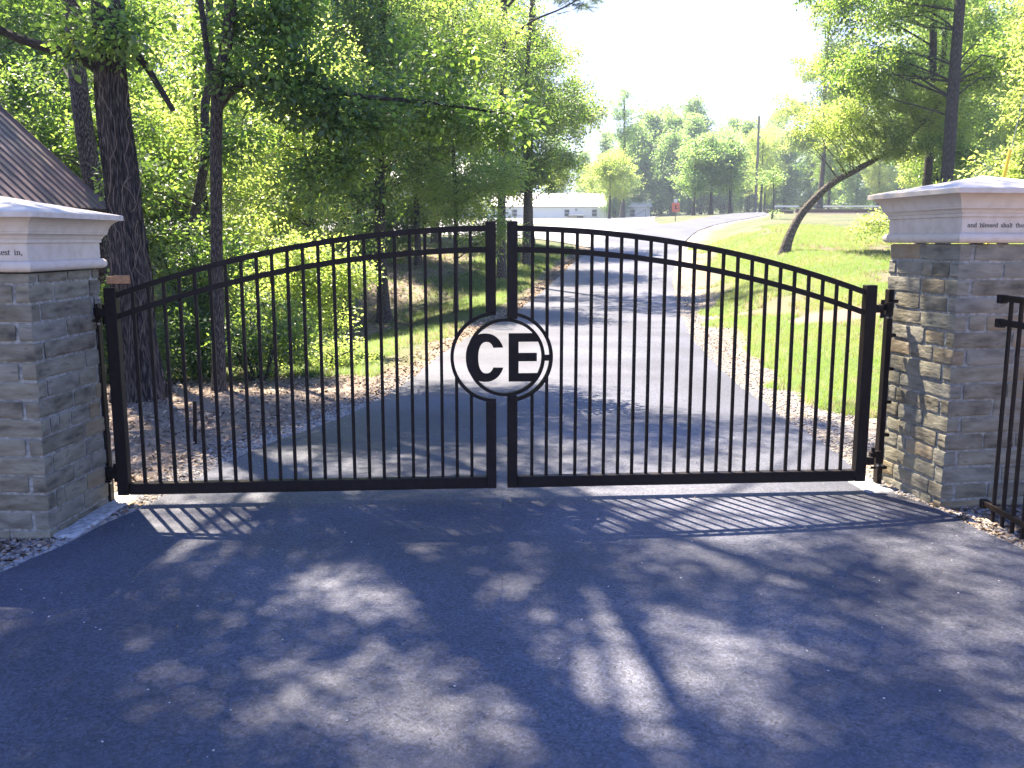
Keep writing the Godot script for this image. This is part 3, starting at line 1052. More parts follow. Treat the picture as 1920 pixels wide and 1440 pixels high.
func metal_hall(label: String, at: Vector3, turn: float, w: float, dpt: float, wall_h: float, ridge: float, wins: Array, awning_x: float) -> Node3D:
	var o := thing("metal_hall", label, "building", at, turn)
	var b := MB.new()
	b.box(V(0, wall_h / 2, 0), V(w, wall_h, dpt))
	for x in [-w / 2, w / 2]:
		b.tri_flat(V(x, wall_h, -dpt / 2), V(x, wall_h, dpt / 2), V(x, wall_h + ridge, 0), V(0, wall_h, 0))
	part("wall", b, M.white_metal, o)
	for s in [-1.0, 1.0]:
		b = MB.new()
		var e := V(0, wall_h + 0.02, s * (dpt / 2 + 0.3))
		var t := V(0, wall_h + ridge + 0.1, 0)
		var X := V(w / 2 + 0.3, 0, 0)
		b.quad_flat(e - X, e + X, t + X, t - X, V(0, 0, 0))
		b.quad_flat(e - X - V(0, 0.1, 0), e + X - V(0, 0.1, 0), t + X - V(0, 0.1, 0), t - X - V(0, 0.1, 0), V(0, 99, 0))
		b.quad_flat(e - X, e + X, e + X - V(0, 0.1, 0), e - X - V(0, 0.1, 0), V(0, wall_h, 0))
		part("roof", b, M.white_roof, o)
	b = MB.new()
	b.box(V(0, wall_h - 0.12, dpt / 2 + 0.04), V(w, 0.16, 0.06))
	b.box(V(0, wall_h * 0.28, dpt / 2 + 0.02), V(w, 0.05, 0.03))
	part("trim", b, M.trim, o)
	for x in wins:
		var f := MB.new()
		f.box(V(x, wall_h * 0.56, dpt / 2 + 0.03), V(0.86, 1.12, 0.08), Basis(), 0.01)
		var wn := part("window", f, M.trim, o)
		for y in [-0.27, 0.27]:
			f = MB.new()
			f.box(V(x, wall_h * 0.56 + y, dpt / 2 + 0.06), V(0.7, 0.46, 0.03))
			part("pane", f, M.window, wn)
	for x in [-w * 0.32, w * 0.42]:
		b = MB.new()
		b.tube([V(x, 0, dpt / 2 + 0.08), V(x, wall_h - 0.1, dpt / 2 + 0.08)], [0.05, 0.05], 6)
		part("downspout", b, M.trim, o)
	if awning_x > -90.0:
		b = MB.new()
		b.box(V(awning_x, 0.95, dpt / 2 + 0.6), V(2.4, 0.12, 1.2), Basis(Vector3.RIGHT, 0.15))
		for x in [-1.1, 1.1]: b.box(V(awning_x + x, 0.45, dpt / 2 + 1.1), V(0.07, 0.95, 0.07))
		part("awning", b, M.awning, o)
		b = MB.new()
		b.box(V(awning_x + 0.6, 0.4, dpt / 2 + 0.03), V(0.9, 0.85, 0.05))
		part("door", b, M.window, o)
		b = MB.new()
		b.box(V(awning_x, wall_h - 0.5, dpt / 2 + 0.15), V(0.3, 0.3, 0.3), Basis(), 0.04)
		part("wall_lamp", b, M.awning, o)
	return o

func small_things() -> void:
	# red sign by the junction
	var p := on_ground(13.45, -75)
	var o := thing("road_sign", "small orange red sign on a thin post at the junction", "sign", p, -0.17)
	var b := MB.new()
	b.bar(V(0, -0.1, 0), V(0, 1.45, 0), 0.06, 0.04, Vector3.RIGHT, 0.004)
	part("post", b, M.grey_wood, o)
	b = MB.new()
	b.box(V(0, 1.08, 0.04), V(0.62, 0.72, 0.03), Basis(), 0.01)
	part("panel", b, M.orange, o)
	b = MB.new()
	b.box(V(0.0, 1.12, 0.058), V(0.1, 0.3, 0.008)); b.box(V(0.05, 0.98, 0.058), V(0.2, 0.08, 0.008))
	part("symbol", b, M.ink, o)
	b = MB.new()
	b.box(V(0.0, 1.62, 0.03), V(0.3, 0.3, 0.02), Basis(), 0.01)
	part("small_plate", b, M.trim, o)
	# picnic table
	p = on_ground(26.4, -81)
	o = thing("picnic_table", "dark wooden picnic table under the tall airy tree", "picnic table", p, 1.25)
	for k in 5:
		b = MB.new(); b.box(V(0, 0.75, -0.34 + k * 0.17), V(1.85, 0.045, 0.15), Basis(), 0.005)
		part("table_plank", b, M.grey_wood, o)
	for s in [-1.0, 1.0]:
		for k in 2:
			b = MB.new(); b.box(V(0, 0.45, s * (0.68 + k * 0.16)), V(1.85, 0.045, 0.14), Basis(), 0.005)
			part("seat_plank", b, M.grey_wood, o)
	for x in [-0.65, 0.65]:
		for s in [-1.0, 1.0]:
			b = MB.new(); b.bar(V(x, -0.03, s * 0.7), V(x, 0.73, s * 0.22), 0.05, 0.1, Vector3.RIGHT)
			part("leg", b, M.grey_wood, o)
		b = MB.new(); b.bar(V(x + 0.055, 0.42, -0.85), V(x + 0.055, 0.42, 0.85), 0.05, 0.1, Vector3.RIGHT)
		part("cross_beam", b, M.grey_wood, o)
	# utility pole
	p = on_ground(25.3, -95)
	o = thing("utility_pole", "tall bare utility pole rising above the trees up the road", "utility pole", p)
	b = MB.new()
	b.tube([V(0, -0.2, 0), V(0.05, 5, 0), V(0.02, 9.7, 0)], [0.17, 0.14, 0.11], 10)
	part("pole", b, M.grey_wood, o)
	b = MB.new()
	b.tube([V(0.02, 9.7, 0), V(0.02, 9.9, 0)], [0.04, 0.03], 6)
	b.box(V(0.16, 7.6, 0), V(0.3, 0.16, 0.2), Basis(), 0.02)
	part("insulator", b, M.steel, o)
	# yellow guard on a guy wire
	p = on_ground(7.15, -14)
	o = thing("guy_wire", "yellow guy wire guard slanting up behind the right pillar cap", "guy wire", p)
	b = MB.new()
	b.tube([V(0, 0.05, 0), V(0.22, 1.5, 0.0), V(0.42, 2.75, 0)], [0.03, 0.03, 0.026], 8)
	part("yellow_guard", b, M.yellow, o)
	b = MB.new()
	b.tube([V(0.42, 2.7, 0), V(1.6, 10.2, 0)], [0.006, 0.006], 5)
	b.tube([V(0, -0.2, 0), V(0, 0.1, 0)], [0.012, 0.012], 5)
	part("wire", b, M.steel, o)
	# stake at the edge of the drive
	p = on_ground(-2.6, -7.2)
	o = thing("boundary_stake", "dark metal stake leaning in the sandy verge behind the gate", "stake", p)
	b = MB.new()
	b.bar(V(-0.012, -0.1, 0), V(0.01, 0.36, 0.0), 0.03, 0.012, Vector3.RIGHT, 0.002)
	part("flange", b, M.black, o)
	b = MB.new()
	b.bar(V(-0.012, -0.1, -0.012), V(0.01, 0.355, -0.012), 0.008, 0.03, Vector3.RIGHT, 0.002)
	part("web", b, M.black, o)
	# wooden bracket on the trunk
	o = thing("wooden_block", "short brown wooden block fixed across the thick trunk behind the gate", "wooden block", V(-3.97, 1.257, -9.08), 0.25)
	b = MB.new(); b.box(V(0.04, 0, 0.01), V(0.15, 0.085, 0.04), Basis(), 0.004)
	part("board", b, M.wood, o)
	b = MB.new(); b.box(V(-0.075, -0.005, -0.05), V(0.075, 0.075, 0.05), Basis(), 0.004)
	part("backing", b, M.wood, o)
	# litter on the drive
	for q in [[-0.36, -7.75, 0.022, "dark pebble lying on the drive behind the gate"], [1.62, -5.02, 0.018, "pale pebble lying on the drive near the right pillar"], [1.7, -5.0, 0.009, "tiny pale chip beside the pebble near the right pillar"]]:
		b = MB.new()
		pebble(b, q[2], int(q[2] * 9000))
		var e := part("pebble", b, M.grey_wood if q[2] > 0.02 else M.concrete)
		e.position = V(q[0], h(q[0], q[1]) + q[2] * 0.35, q[1])
		tag(e, q[3], "pebble")
	# low timber rail and mulch edge at the far lawn
	o = thing("low_timber_rail", "long low timber rail at the far edge of the lawn", "rail", on_ground(35, -96))
	for k in 5:
		b = MB.new(); b.bar(V(-7.2 + k * 3.6, -0.1, 0), V(-7.2 + k * 3.6, 0.62, 0), 0.12, 0.12, Vector3.RIGHT, 0.01)
		part("post", b, M.grey_wood, o)
	b = MB.new(); b.box(V(0, 0.56, 0.09), V(14.8, 0.16, 0.06), Basis(), 0.005)
	part("rail", b, M.white_metal, o)
	o = thing("timber_edging", "dark timber edging around the mulch bed by the picnic table", "edging", on_ground(28.6, -76.0))
	b = MB.new()
	b.box(V(0.4, 0.14, 1.3), V(11.6, 0.3, 0.2), Basis(Vector3.UP, 0.0), 0.02)
	part("timber", b, M.siding, o)
	b = MB.new(); b.box(V(-6.3, 0.1, 0.0), V(3.0, 0.26, 0.2), Basis(Vector3.UP, 0.5), 0.02)
	part("timber", b, M.siding, o)
	# steps rail at the hall
	o = thing("stair_rail", "dark stair handrail at the right end of the white hall", "handrail", on_ground(18.6, -138))
	b = MB.new()
	b.tube([V(0, 0, 0), V(0, 0.6, 0), V(1.6, 1.5, 0), V(1.6, 0, 0)], [0.04, 0.04, 0.04, 0.04], 5)
	part("handrail", b, M.black, o)
	b = MB.new()
	b.tube([V(2.9, 0, 0), V(2.9, 0.6, 0), V(4.2, 1.3, 0)], [0.04, 0.04, 0.04], 5)
	part("handrail", b, M.black, o)

func pebble(b: MB, r: float, seed_: int) -> void:
	var q := RandomNumberGenerator.new()
	q.seed = seed_
	var phi := 1.618
	var P := [V(-1, phi, 0), V(1, phi, 0), V(-1, -phi, 0), V(1, -phi, 0), V(0, -1, phi), V(0, 1, phi), V(0, -1, -phi), V(0, 1, -phi), V(phi, 0, -1), V(phi, 0, 1), V(-phi, 0, -1), V(-phi, 0, 1)]
	var F := [[0, 11, 5], [0, 5, 1], [0, 1, 7], [0, 7, 10], [0, 10, 11], [1, 5, 9], [5, 11, 4], [11, 10, 2], [10, 7, 6], [7, 1, 8], [3, 9, 4], [3, 4, 2], [3, 2, 6], [3, 6, 8], [3, 8, 9], [4, 9, 5], [2, 4, 11], [6, 2, 10], [8, 6, 7], [9, 8, 1]]
	for k in 12: P[k] = P[k].normalized() * r * q.randf_range(0.7, 1.15) * V(1, 0.62, 0.85)
	for f in F: b.tri_flat(P[f[0]], P[f[1]], P[f[2]], Vector3.ZERO)

func ground_cover() -> void:
	var r := RandomNumberGenerator.new()
	r.seed = 5
	# grass tufts
	var gm1 := leaf_mat(Color(0.054, 0.086, 0.015), Color(0.44, 0.7, 0.08), 0.13, 0.75)
	var gm2 := leaf_mat(Color(0.084, 0.1, 0.025), Color(0.6, 0.74, 0.14), 0.12, 0.75)
	var tufts := []
	var gm3 := leaf_mat(Color(0.13, 0.102, 0.052), Color(0.75, 0.66, 0.3), 0.06, 0.8)
	for m in [gm1, gm2, gm3]:
		var b := MB.new()
		for k in 12:
			var a := r.randf() * TAU
			var at := V(cos(a), 0, sin(a)) * r.randf() * 0.055
			var x := V(cos(a + 1.5), 0, sin(a + 1.5)) * 0.004
			var e := at + V(cos(a * 3.0) * 0.03, r.randf_range(0.03, 0.065), sin(a * 3.0) * 0.03)
			var nn := V(cos(a) * 0.4, 1, sin(a) * 0.4).normalized()
			b.t(b.vert(at - x, nn), b.vert(at + x, nn), b.vert(e, nn))
		tufts.append(b.mesh(m))
	var xf := [[], [], []]
	var tries := 0
	while xf[0].size() + xf[1].size() + xf[2].size() < 130000 and tries < 420000:
		tries += 1
		var d := 5.8 + 34.0 * pow(r.randf(), 1.5)
		var x := r.randf_range(-0.62, 0.72) * (d + 1.5)
		var z := -d
		var xr := tab(ROAD_R, d)
		var xl := tab(ROAD_L, d)
		var k := 0
		var n1 := noise.get_noise_2d(x * 6.0, z * 6.0)
		if x > xr:
			var wide := tab([[4, 3.0], [6.5, 1.9], [8, 1.25], [12, 1.0], [20, 1.05], [28, 1.3], [40, 1.0], [60, 0.8]], d)
			if x - xr < wide * (0.75 + n1 * 1.1): continue
			if Vector2((x - 6.6) / 1.5, (d - 16.6) / 0.9).length() < 0.9 - n1 * 0.35: continue
			if r.randf() < 1.3 * ss(0.12, 0.45, noise2.get_noise_2d(x * 3.0 + 9.0, z * 1.6)): continue
			k = 1 if r.randf() < 0.5 + n1 else 0
		elif x < xl:
			var e := xl - x
			if d < 11.2 + n1 * 1.2: continue
			if e < 0.65 + n1 * 0.5: continue
			if e > 3.0 - n1 * 1.0 and r.randf() < 0.93: continue
			k = 1 if r.randf() < 0.25 else 0
		else: continue
		var s := r.randf_range(0.7, 1.35) * (1.0 + d * 0.025)
		if r.randf() < 0.06 + 0.4 * ss(0.08, 0.35, noise2.get_noise_2d(x * 3.0 + 9.0, z * 1.6)): k = 2
		var bs := Basis(Vector3.UP, r.randf() * TAU).scaled(V(s, s * r.randf_range(0.6, 1.1) * (1.35 if r.randf() < 0.12 else 1.0), s))
		xf[k].append(Transform3D(bs, on_ground(x, z, ground_bump(x, z) - 0.004)))
	for k in 3:
		var g := copies("grass", tufts[k], xf[k])
		g.set_meta("kind", "stuff")
		g.set_meta("label", ["fresh green mown grass of the lawns", "paler dry tinged grass among the lawns", "straw coloured dead grass mixed into the lawns"][k])
		g.set_meta("category", "grass")
	# small debris on the drive: chips, bits of leaf
	var bits := [[], []]
	for k in 420:
		var d := 1.6 + 6.5 * pow(r.randf(), 0.8)
		var x := lerpf(tab(ROAD_L, d), tab(ROAD_R, d), 0.5 + 0.5 * signf(r.randf() - 0.5) * pow(r.randf(), 0.7))
		var q := 0 if r.randf() < 0.7 else 1
		var s := r.randf_range(0.0025, 0.006) if q == 0 else r.randf_range(0.012, 0.024)
		bits[q].append(Transform3D(Basis.from_euler(V(r.randfn() * 0.2, r.randf() * TAU, r.randfn() * 0.2)).scaled(V(s * (1.0 if q == 0 else 0.5), s, s)), V(x, h(x, -d) + s * (0.4 if q == 0 else 0.15), -d)))
	var cb := MB.new()
	pebble(cb, 1.0, 77)
	var chips := copies("stone_debris", cb.mesh(mat(Color(0.4, 0.37, 0.33), 0.9)), bits[0])
	chips.set_meta("kind", "stuff"); chips.set_meta("label", "tiny pale stone chips scattered on the drive"); chips.set_meta("category", "debris")
	var lf := MB.new()
	var lp := [V(0, 0, -0.7), V(0.3, 0.1, 0), V(0, 0.02, 0.7), V(-0.3, 0.1, 0)]
	for q in lp: lf.vert(q, Vector3.UP)
	lf.t(0, 1, 2); lf.t(0, 2, 3)
	var fallen := copies("leaf_debris", lf.mesh(mat(Color(0.16, 0.11, 0.06), 0.85)), bits[1])
	fallen.set_meta("kind", "stuff"); fallen.set_meta("label", "small dry leaf fragments scattered on the drive"); fallen.set_meta("category", "debris")
	# gravel along the edges
	var gt := [mat(Color(0.24, 0.225, 0.205), 0.9), mat(Color(0.16, 0.15, 0.14), 0.9), mat(Color(0.28, 0.23, 0.18), 0.9)]
	var gx := [[], [], []]
	for k in 30000:
		var d := 4.2 + 24.0 * pow(r.randf(), 1.7)
		var right := r.randf() < 0.68
		if not right: d = minf(d, 4.0 + 7.0 * r.randf())
		var wide := (tab([[4, 0.35], [6.5, 0.8], [8, 0.75], [12, 0.65], [28, 0.7]], d) if right else 0.3)
		var e := absf(r.randfn()) * wide * 0.6
		var x := road_edge(d, 1) + e if right else road_edge(d, -1) - e
		if not right and d < 5.6 and e < 0.0: continue
		var s := 0.006 + 0.016 * pow(r.randf(), 2.5)
		gx[r.randi() % 3].append(Transform3D(Basis.from_euler(V(r.randf_range(-0.4, 0.4), r.randf() * TAU, 0)).scaled(Vector3.ONE * s), V(x, h(x, -d) - 0.012 + ground_bump(x, -d) + s * 0.25, -d)))
	for k in 3:
		var b := MB.new()
		pebble(b, 1.0, 90 + k)
		var g := copies("gravel", b.mesh(gt[k]), gx[k])
		g.set_meta("kind", "stuff")
		g.set_meta("label", ["light grey gravel along the road edges", "dark grey gravel along the road edges", "tan gravel along the road edges"][k])
		g.set_meta("category", "gravel")
	# dead leaves, twigs and straw on the verges and the bank
	var lt := [mat(Color(0.2, 0.135, 0.085), 0.85), mat(Color(0.32, 0.24, 0.165), 0.85), mat(Color(0.1, 0.072, 0.05), 0.9)]
	var lx := [[], [], []]
	for k in 34000:
		var d: float
		var x: float
		var pick := r.randf()
		if pick < 0.2:
			d = r.randf_range(5.7, 11.5); x = tab(ROAD_L, d) - 0.1 - r.randf() * 4.0
		elif pick < 0.72:
			d = r.randf_range(11.0, 40.0); x = tab(ROAD_L, d) - 2.6 - r.randf() * 6.0
		elif pick < 0.86:
			d = r.randf_range(9.0, 38.0); x = tab(ROAD_L, d) - absf(r.randfn()) * 0.25
		elif pick < 0.89:
			d = r.randf_range(6.0, 24.0); x = tab(ROAD_R, d) + 0.2 + absf(r.randfn()) * 0.5
		else:
			d = r.randf_range(4.0, 5.5); x = (tab(ROAD_R, d) + 0.03 + r.randf() * 0.8) if r.randf() < 0.5 else tab(ROAD_L, d) - 0.03 - r.randf() * 0.6
		var s := r.randf_range(0.016, 0.042) * (1.0 + d * 0.025)
		var bs := Basis.from_euler(V(r.randfn() * 0.35, r.randf() * TAU, r.randfn() * 0.35)).scaled(V(s * (0.35 if r.randf() < 0.4 else 1.0), s, s * 1.3))
		lx[r.randi() % 3].append(Transform3D(bs, V(x, h(x, -d) - 0.006 + ground_bump(x, -d) + s * 0.12, -d)))
	for k in 3:
		var b := MB.new()
		var p := [V(0, 0, -0.6), V(0.3, 0.12, -0.1), V(0.2, 0.08, 0.4), V(0, 0, 0.6), V(-0.22, 0.1, 0.35), V(-0.3, 0.12, -0.15)]
		var c := b.vert(V(0, -0.04, 0), Vector3.UP)
		var st := b.v.size()
		for q in p: b.vert(q, Vector3.UP)
		for q in 6: b.t(c, st + q, st + (q + 1) % 6)
		var g := copies("leaf_litter", b.mesh(lt[k]), lx[k])
		g.set_meta("kind", "stuff")
		g.set_meta("label", ["brown dead leaves strewn over the verges", "pale straw coloured dead leaves on the verges", "dark rotting leaves on the bank"][k])
		g.set_meta("category", "leaves")

# ---------------------------------------------------------------- planting
func lobe(x: float, y: float, z: float, rx: float, ry: float, rz: float, n: int, clumps: int) -> Array:
	return [V(x, y, z), V(rx, ry, rz), n, clumps]

func shrub(label: String, at: Vector3, lobes: Array, kind: String, s: float, seed_: int, stems := 5) -> Node3D:
	var r := RandomNumberGenerator.new()
	r.seed = seed_
	var o := thing("shrub", label, "shrub", at)
	var b := MB.new()
	for k in stems:
		var a := TAU * k / stems + r.randf()
		var top := V(cos(a) * 0.5, lobes[0][0].y + lobes[0][1].y * 0.5, sin(a) * 0.4)
		b.tube([V(cos(a) * 0.06, -0.1, sin(a) * 0.06), top * 0.5 + V(r.randfn() * 0.06, 0.05, r.randfn() * 0.06), top], [0.022, 0.015, 0.006], 5, false)
	part("stem", b, M.bark2, o)
	foliage(lobes, kind, s, r, o, null, [], "foliage")
	return o

func plant() -> void:
	# --- the trees beside the gate, whose high crowns shade the drive
	var at := on_ground(-3.98, -9.4, -0.05)
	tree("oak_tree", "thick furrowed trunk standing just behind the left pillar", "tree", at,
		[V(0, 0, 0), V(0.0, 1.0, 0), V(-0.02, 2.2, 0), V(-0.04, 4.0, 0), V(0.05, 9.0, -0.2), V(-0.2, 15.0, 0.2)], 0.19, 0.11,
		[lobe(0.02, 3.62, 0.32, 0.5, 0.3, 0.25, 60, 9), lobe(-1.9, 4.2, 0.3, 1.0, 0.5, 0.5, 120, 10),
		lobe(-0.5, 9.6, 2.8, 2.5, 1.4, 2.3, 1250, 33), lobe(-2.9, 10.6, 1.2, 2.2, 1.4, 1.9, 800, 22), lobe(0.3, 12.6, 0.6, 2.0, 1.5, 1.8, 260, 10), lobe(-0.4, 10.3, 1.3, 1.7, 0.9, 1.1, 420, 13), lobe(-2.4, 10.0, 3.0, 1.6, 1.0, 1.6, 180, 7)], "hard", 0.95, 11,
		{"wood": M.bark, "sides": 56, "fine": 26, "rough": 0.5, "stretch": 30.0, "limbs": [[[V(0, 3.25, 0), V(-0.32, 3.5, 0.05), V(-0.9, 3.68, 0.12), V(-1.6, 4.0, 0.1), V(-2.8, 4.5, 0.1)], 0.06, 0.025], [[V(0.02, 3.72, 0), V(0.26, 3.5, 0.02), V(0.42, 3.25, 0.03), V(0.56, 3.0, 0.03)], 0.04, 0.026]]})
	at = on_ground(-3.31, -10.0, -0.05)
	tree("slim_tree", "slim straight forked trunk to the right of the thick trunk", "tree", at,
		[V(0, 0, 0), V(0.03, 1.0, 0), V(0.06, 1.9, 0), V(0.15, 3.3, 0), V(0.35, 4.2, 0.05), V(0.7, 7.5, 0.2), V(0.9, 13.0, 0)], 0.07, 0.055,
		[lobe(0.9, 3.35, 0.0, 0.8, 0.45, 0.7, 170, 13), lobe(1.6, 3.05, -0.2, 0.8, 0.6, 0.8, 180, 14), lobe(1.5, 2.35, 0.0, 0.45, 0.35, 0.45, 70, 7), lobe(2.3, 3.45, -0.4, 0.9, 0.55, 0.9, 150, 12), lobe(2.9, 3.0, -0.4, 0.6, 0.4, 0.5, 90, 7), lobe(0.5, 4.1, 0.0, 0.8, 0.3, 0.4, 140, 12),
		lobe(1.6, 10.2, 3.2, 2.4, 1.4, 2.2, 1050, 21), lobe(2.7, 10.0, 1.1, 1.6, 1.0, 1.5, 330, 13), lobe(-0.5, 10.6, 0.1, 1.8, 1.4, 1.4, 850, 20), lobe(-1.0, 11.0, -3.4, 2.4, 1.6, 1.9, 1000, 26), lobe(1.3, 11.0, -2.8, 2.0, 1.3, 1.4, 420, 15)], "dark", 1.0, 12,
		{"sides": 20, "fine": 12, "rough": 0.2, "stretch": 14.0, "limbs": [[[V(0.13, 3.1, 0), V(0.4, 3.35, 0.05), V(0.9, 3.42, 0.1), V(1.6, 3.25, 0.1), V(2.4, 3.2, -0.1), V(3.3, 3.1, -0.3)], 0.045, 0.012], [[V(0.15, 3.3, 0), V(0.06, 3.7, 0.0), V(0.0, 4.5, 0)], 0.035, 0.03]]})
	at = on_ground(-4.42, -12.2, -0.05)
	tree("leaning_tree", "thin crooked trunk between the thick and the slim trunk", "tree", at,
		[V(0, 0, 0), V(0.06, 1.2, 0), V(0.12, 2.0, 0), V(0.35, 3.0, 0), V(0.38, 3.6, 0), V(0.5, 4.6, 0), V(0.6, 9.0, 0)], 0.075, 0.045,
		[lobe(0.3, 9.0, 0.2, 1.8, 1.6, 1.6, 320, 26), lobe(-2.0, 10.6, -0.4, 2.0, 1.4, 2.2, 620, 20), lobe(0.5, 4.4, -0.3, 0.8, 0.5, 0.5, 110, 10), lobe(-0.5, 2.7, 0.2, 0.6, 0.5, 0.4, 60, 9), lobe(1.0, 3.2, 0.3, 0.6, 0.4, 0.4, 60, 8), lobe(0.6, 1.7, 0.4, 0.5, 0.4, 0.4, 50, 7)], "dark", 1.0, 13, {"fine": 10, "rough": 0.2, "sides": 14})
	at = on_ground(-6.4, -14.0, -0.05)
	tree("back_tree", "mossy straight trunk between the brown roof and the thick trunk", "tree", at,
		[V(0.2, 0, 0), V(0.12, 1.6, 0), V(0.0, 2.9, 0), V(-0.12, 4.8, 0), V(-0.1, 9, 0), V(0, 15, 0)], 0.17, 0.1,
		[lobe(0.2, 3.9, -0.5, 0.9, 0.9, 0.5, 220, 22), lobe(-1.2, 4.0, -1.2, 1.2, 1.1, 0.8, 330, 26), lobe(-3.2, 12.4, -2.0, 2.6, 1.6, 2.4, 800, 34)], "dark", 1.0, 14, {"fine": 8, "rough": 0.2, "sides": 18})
	# creeper on the thick trunk
	var o := thing("climbing_vine", "bare tan vine stems climbing the thick furrowed trunk", "vine", on_ground(-3.98, -9.4))
	var r := RandomNumberGenerator.new()
	r.seed = 3
	var vb := MB.new()
	for k in 7:
		var a := r.randf_range(0.2, 2.9)
		var y := r.randf_range(0.0, 2.4)
		var pts := []
		var rad := []
		for q in 16:
			pts.append(V(cos(a) * (0.185 + r.randf() * 0.03), y, sin(a) * (0.185 + r.randf() * 0.03)))
			rad.append(0.0055 - q * 0.00022)
			a += r.randf_range(-0.3, 0.3)
			y += r.randf_range(0.06, 0.13)
		vb.tube(smooth_path(pts, 3), Array(smooth_path(pts, 3)).map(func(_p): return 0.003), 5, false)
	part("stem", vb, M.vine, o)
	# --- undergrowth behind the gate
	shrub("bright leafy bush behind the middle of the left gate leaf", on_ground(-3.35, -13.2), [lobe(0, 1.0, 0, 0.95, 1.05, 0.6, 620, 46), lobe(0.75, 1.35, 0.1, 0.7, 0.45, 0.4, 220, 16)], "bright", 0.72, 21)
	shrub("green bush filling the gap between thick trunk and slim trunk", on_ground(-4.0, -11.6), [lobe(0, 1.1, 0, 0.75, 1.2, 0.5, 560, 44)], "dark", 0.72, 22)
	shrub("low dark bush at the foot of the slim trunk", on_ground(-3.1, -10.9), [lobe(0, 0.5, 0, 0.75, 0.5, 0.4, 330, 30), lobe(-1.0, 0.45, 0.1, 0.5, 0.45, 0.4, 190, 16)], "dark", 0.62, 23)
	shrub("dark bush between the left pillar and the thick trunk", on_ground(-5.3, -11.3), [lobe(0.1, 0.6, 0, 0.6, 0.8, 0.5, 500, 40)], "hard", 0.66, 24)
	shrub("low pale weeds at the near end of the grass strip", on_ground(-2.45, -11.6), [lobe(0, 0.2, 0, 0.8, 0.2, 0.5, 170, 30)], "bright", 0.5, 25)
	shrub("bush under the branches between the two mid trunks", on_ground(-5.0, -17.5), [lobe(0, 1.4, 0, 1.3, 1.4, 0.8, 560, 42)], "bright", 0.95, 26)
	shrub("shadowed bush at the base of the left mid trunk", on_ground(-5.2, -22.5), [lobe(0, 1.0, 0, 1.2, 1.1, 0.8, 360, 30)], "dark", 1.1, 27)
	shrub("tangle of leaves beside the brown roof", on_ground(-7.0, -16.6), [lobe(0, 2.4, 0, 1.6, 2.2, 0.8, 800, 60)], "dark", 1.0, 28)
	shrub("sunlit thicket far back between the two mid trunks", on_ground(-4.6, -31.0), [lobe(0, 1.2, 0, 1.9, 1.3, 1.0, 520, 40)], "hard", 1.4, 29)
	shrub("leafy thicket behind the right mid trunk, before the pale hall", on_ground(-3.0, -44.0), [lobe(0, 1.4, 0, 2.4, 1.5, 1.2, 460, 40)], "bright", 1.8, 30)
	shrub("broad thicket far back on the left of the bank", on_ground(-9.0, -40.0), [lobe(0, 1.6, 0, 3.0, 1.8, 1.4, 560, 46)], "hard", 1.8, 32)
	# --- young trees filling the wood behind the gate
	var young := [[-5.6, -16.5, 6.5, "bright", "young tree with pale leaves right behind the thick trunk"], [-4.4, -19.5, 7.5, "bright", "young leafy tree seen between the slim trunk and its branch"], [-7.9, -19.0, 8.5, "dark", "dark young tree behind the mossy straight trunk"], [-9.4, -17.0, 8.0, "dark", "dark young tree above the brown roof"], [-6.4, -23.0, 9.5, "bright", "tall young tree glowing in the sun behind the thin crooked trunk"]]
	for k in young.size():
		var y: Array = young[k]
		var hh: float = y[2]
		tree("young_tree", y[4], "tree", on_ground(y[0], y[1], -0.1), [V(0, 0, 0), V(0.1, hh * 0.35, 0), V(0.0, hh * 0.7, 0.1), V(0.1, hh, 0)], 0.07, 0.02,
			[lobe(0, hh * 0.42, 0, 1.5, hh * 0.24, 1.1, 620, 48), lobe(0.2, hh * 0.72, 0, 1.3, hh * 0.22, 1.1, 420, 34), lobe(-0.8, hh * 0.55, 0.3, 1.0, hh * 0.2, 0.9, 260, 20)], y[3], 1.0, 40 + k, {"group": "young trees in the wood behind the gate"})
	# --- trees along the bank
	tree("bank_tree", "dark straight trunk on the littered bank, left of the two mid trunks", "tree", on_ground(-4.43, -24.0, -0.05), [V(0, 0, 0), V(0.02, 3, 0), V(-0.1, 7, 0), V(0.1, 12, 0)], 0.16, 0.06,
		[lobe(-0.6, 5.2, 0, 2.0, 1.4, 1.6, 800, 56), lobe(0.5, 7.8, 0, 2.3, 1.8, 2.0, 900, 56), lobe(-0.3, 10.8, 0, 2.0, 1.6, 1.8, 500, 34), lobe(-1.2, 3.4, 0.6, 1.2, 0.8, 0.9, 240, 20)], "dark", 1.15, 51, {"fine": 8})
	tree("bank_tree", "dark straight trunk on the littered bank, right of the two mid trunks", "tree", on_ground(-3.43, -24.0, -0.05), [V(0, 0, 0), V(-0.05, 3, 0), V(0.1, 7, 0), V(0.3, 11, 0)], 0.17, 0.06,
		[lobe(0.6, 4.8, 0.2, 2.0, 1.3, 1.5, 800, 56), lobe(1.0, 7.2, 0, 2.4, 1.6, 1.8, 900, 56), lobe(0.4, 10.2, 0, 2.0, 1.5, 1.6, 450, 30), lobe(-0.6, 3.3, 0.3, 1.2, 0.6, 0.9, 240, 18)], "dark", 1.15, 52, {"fine": 8})
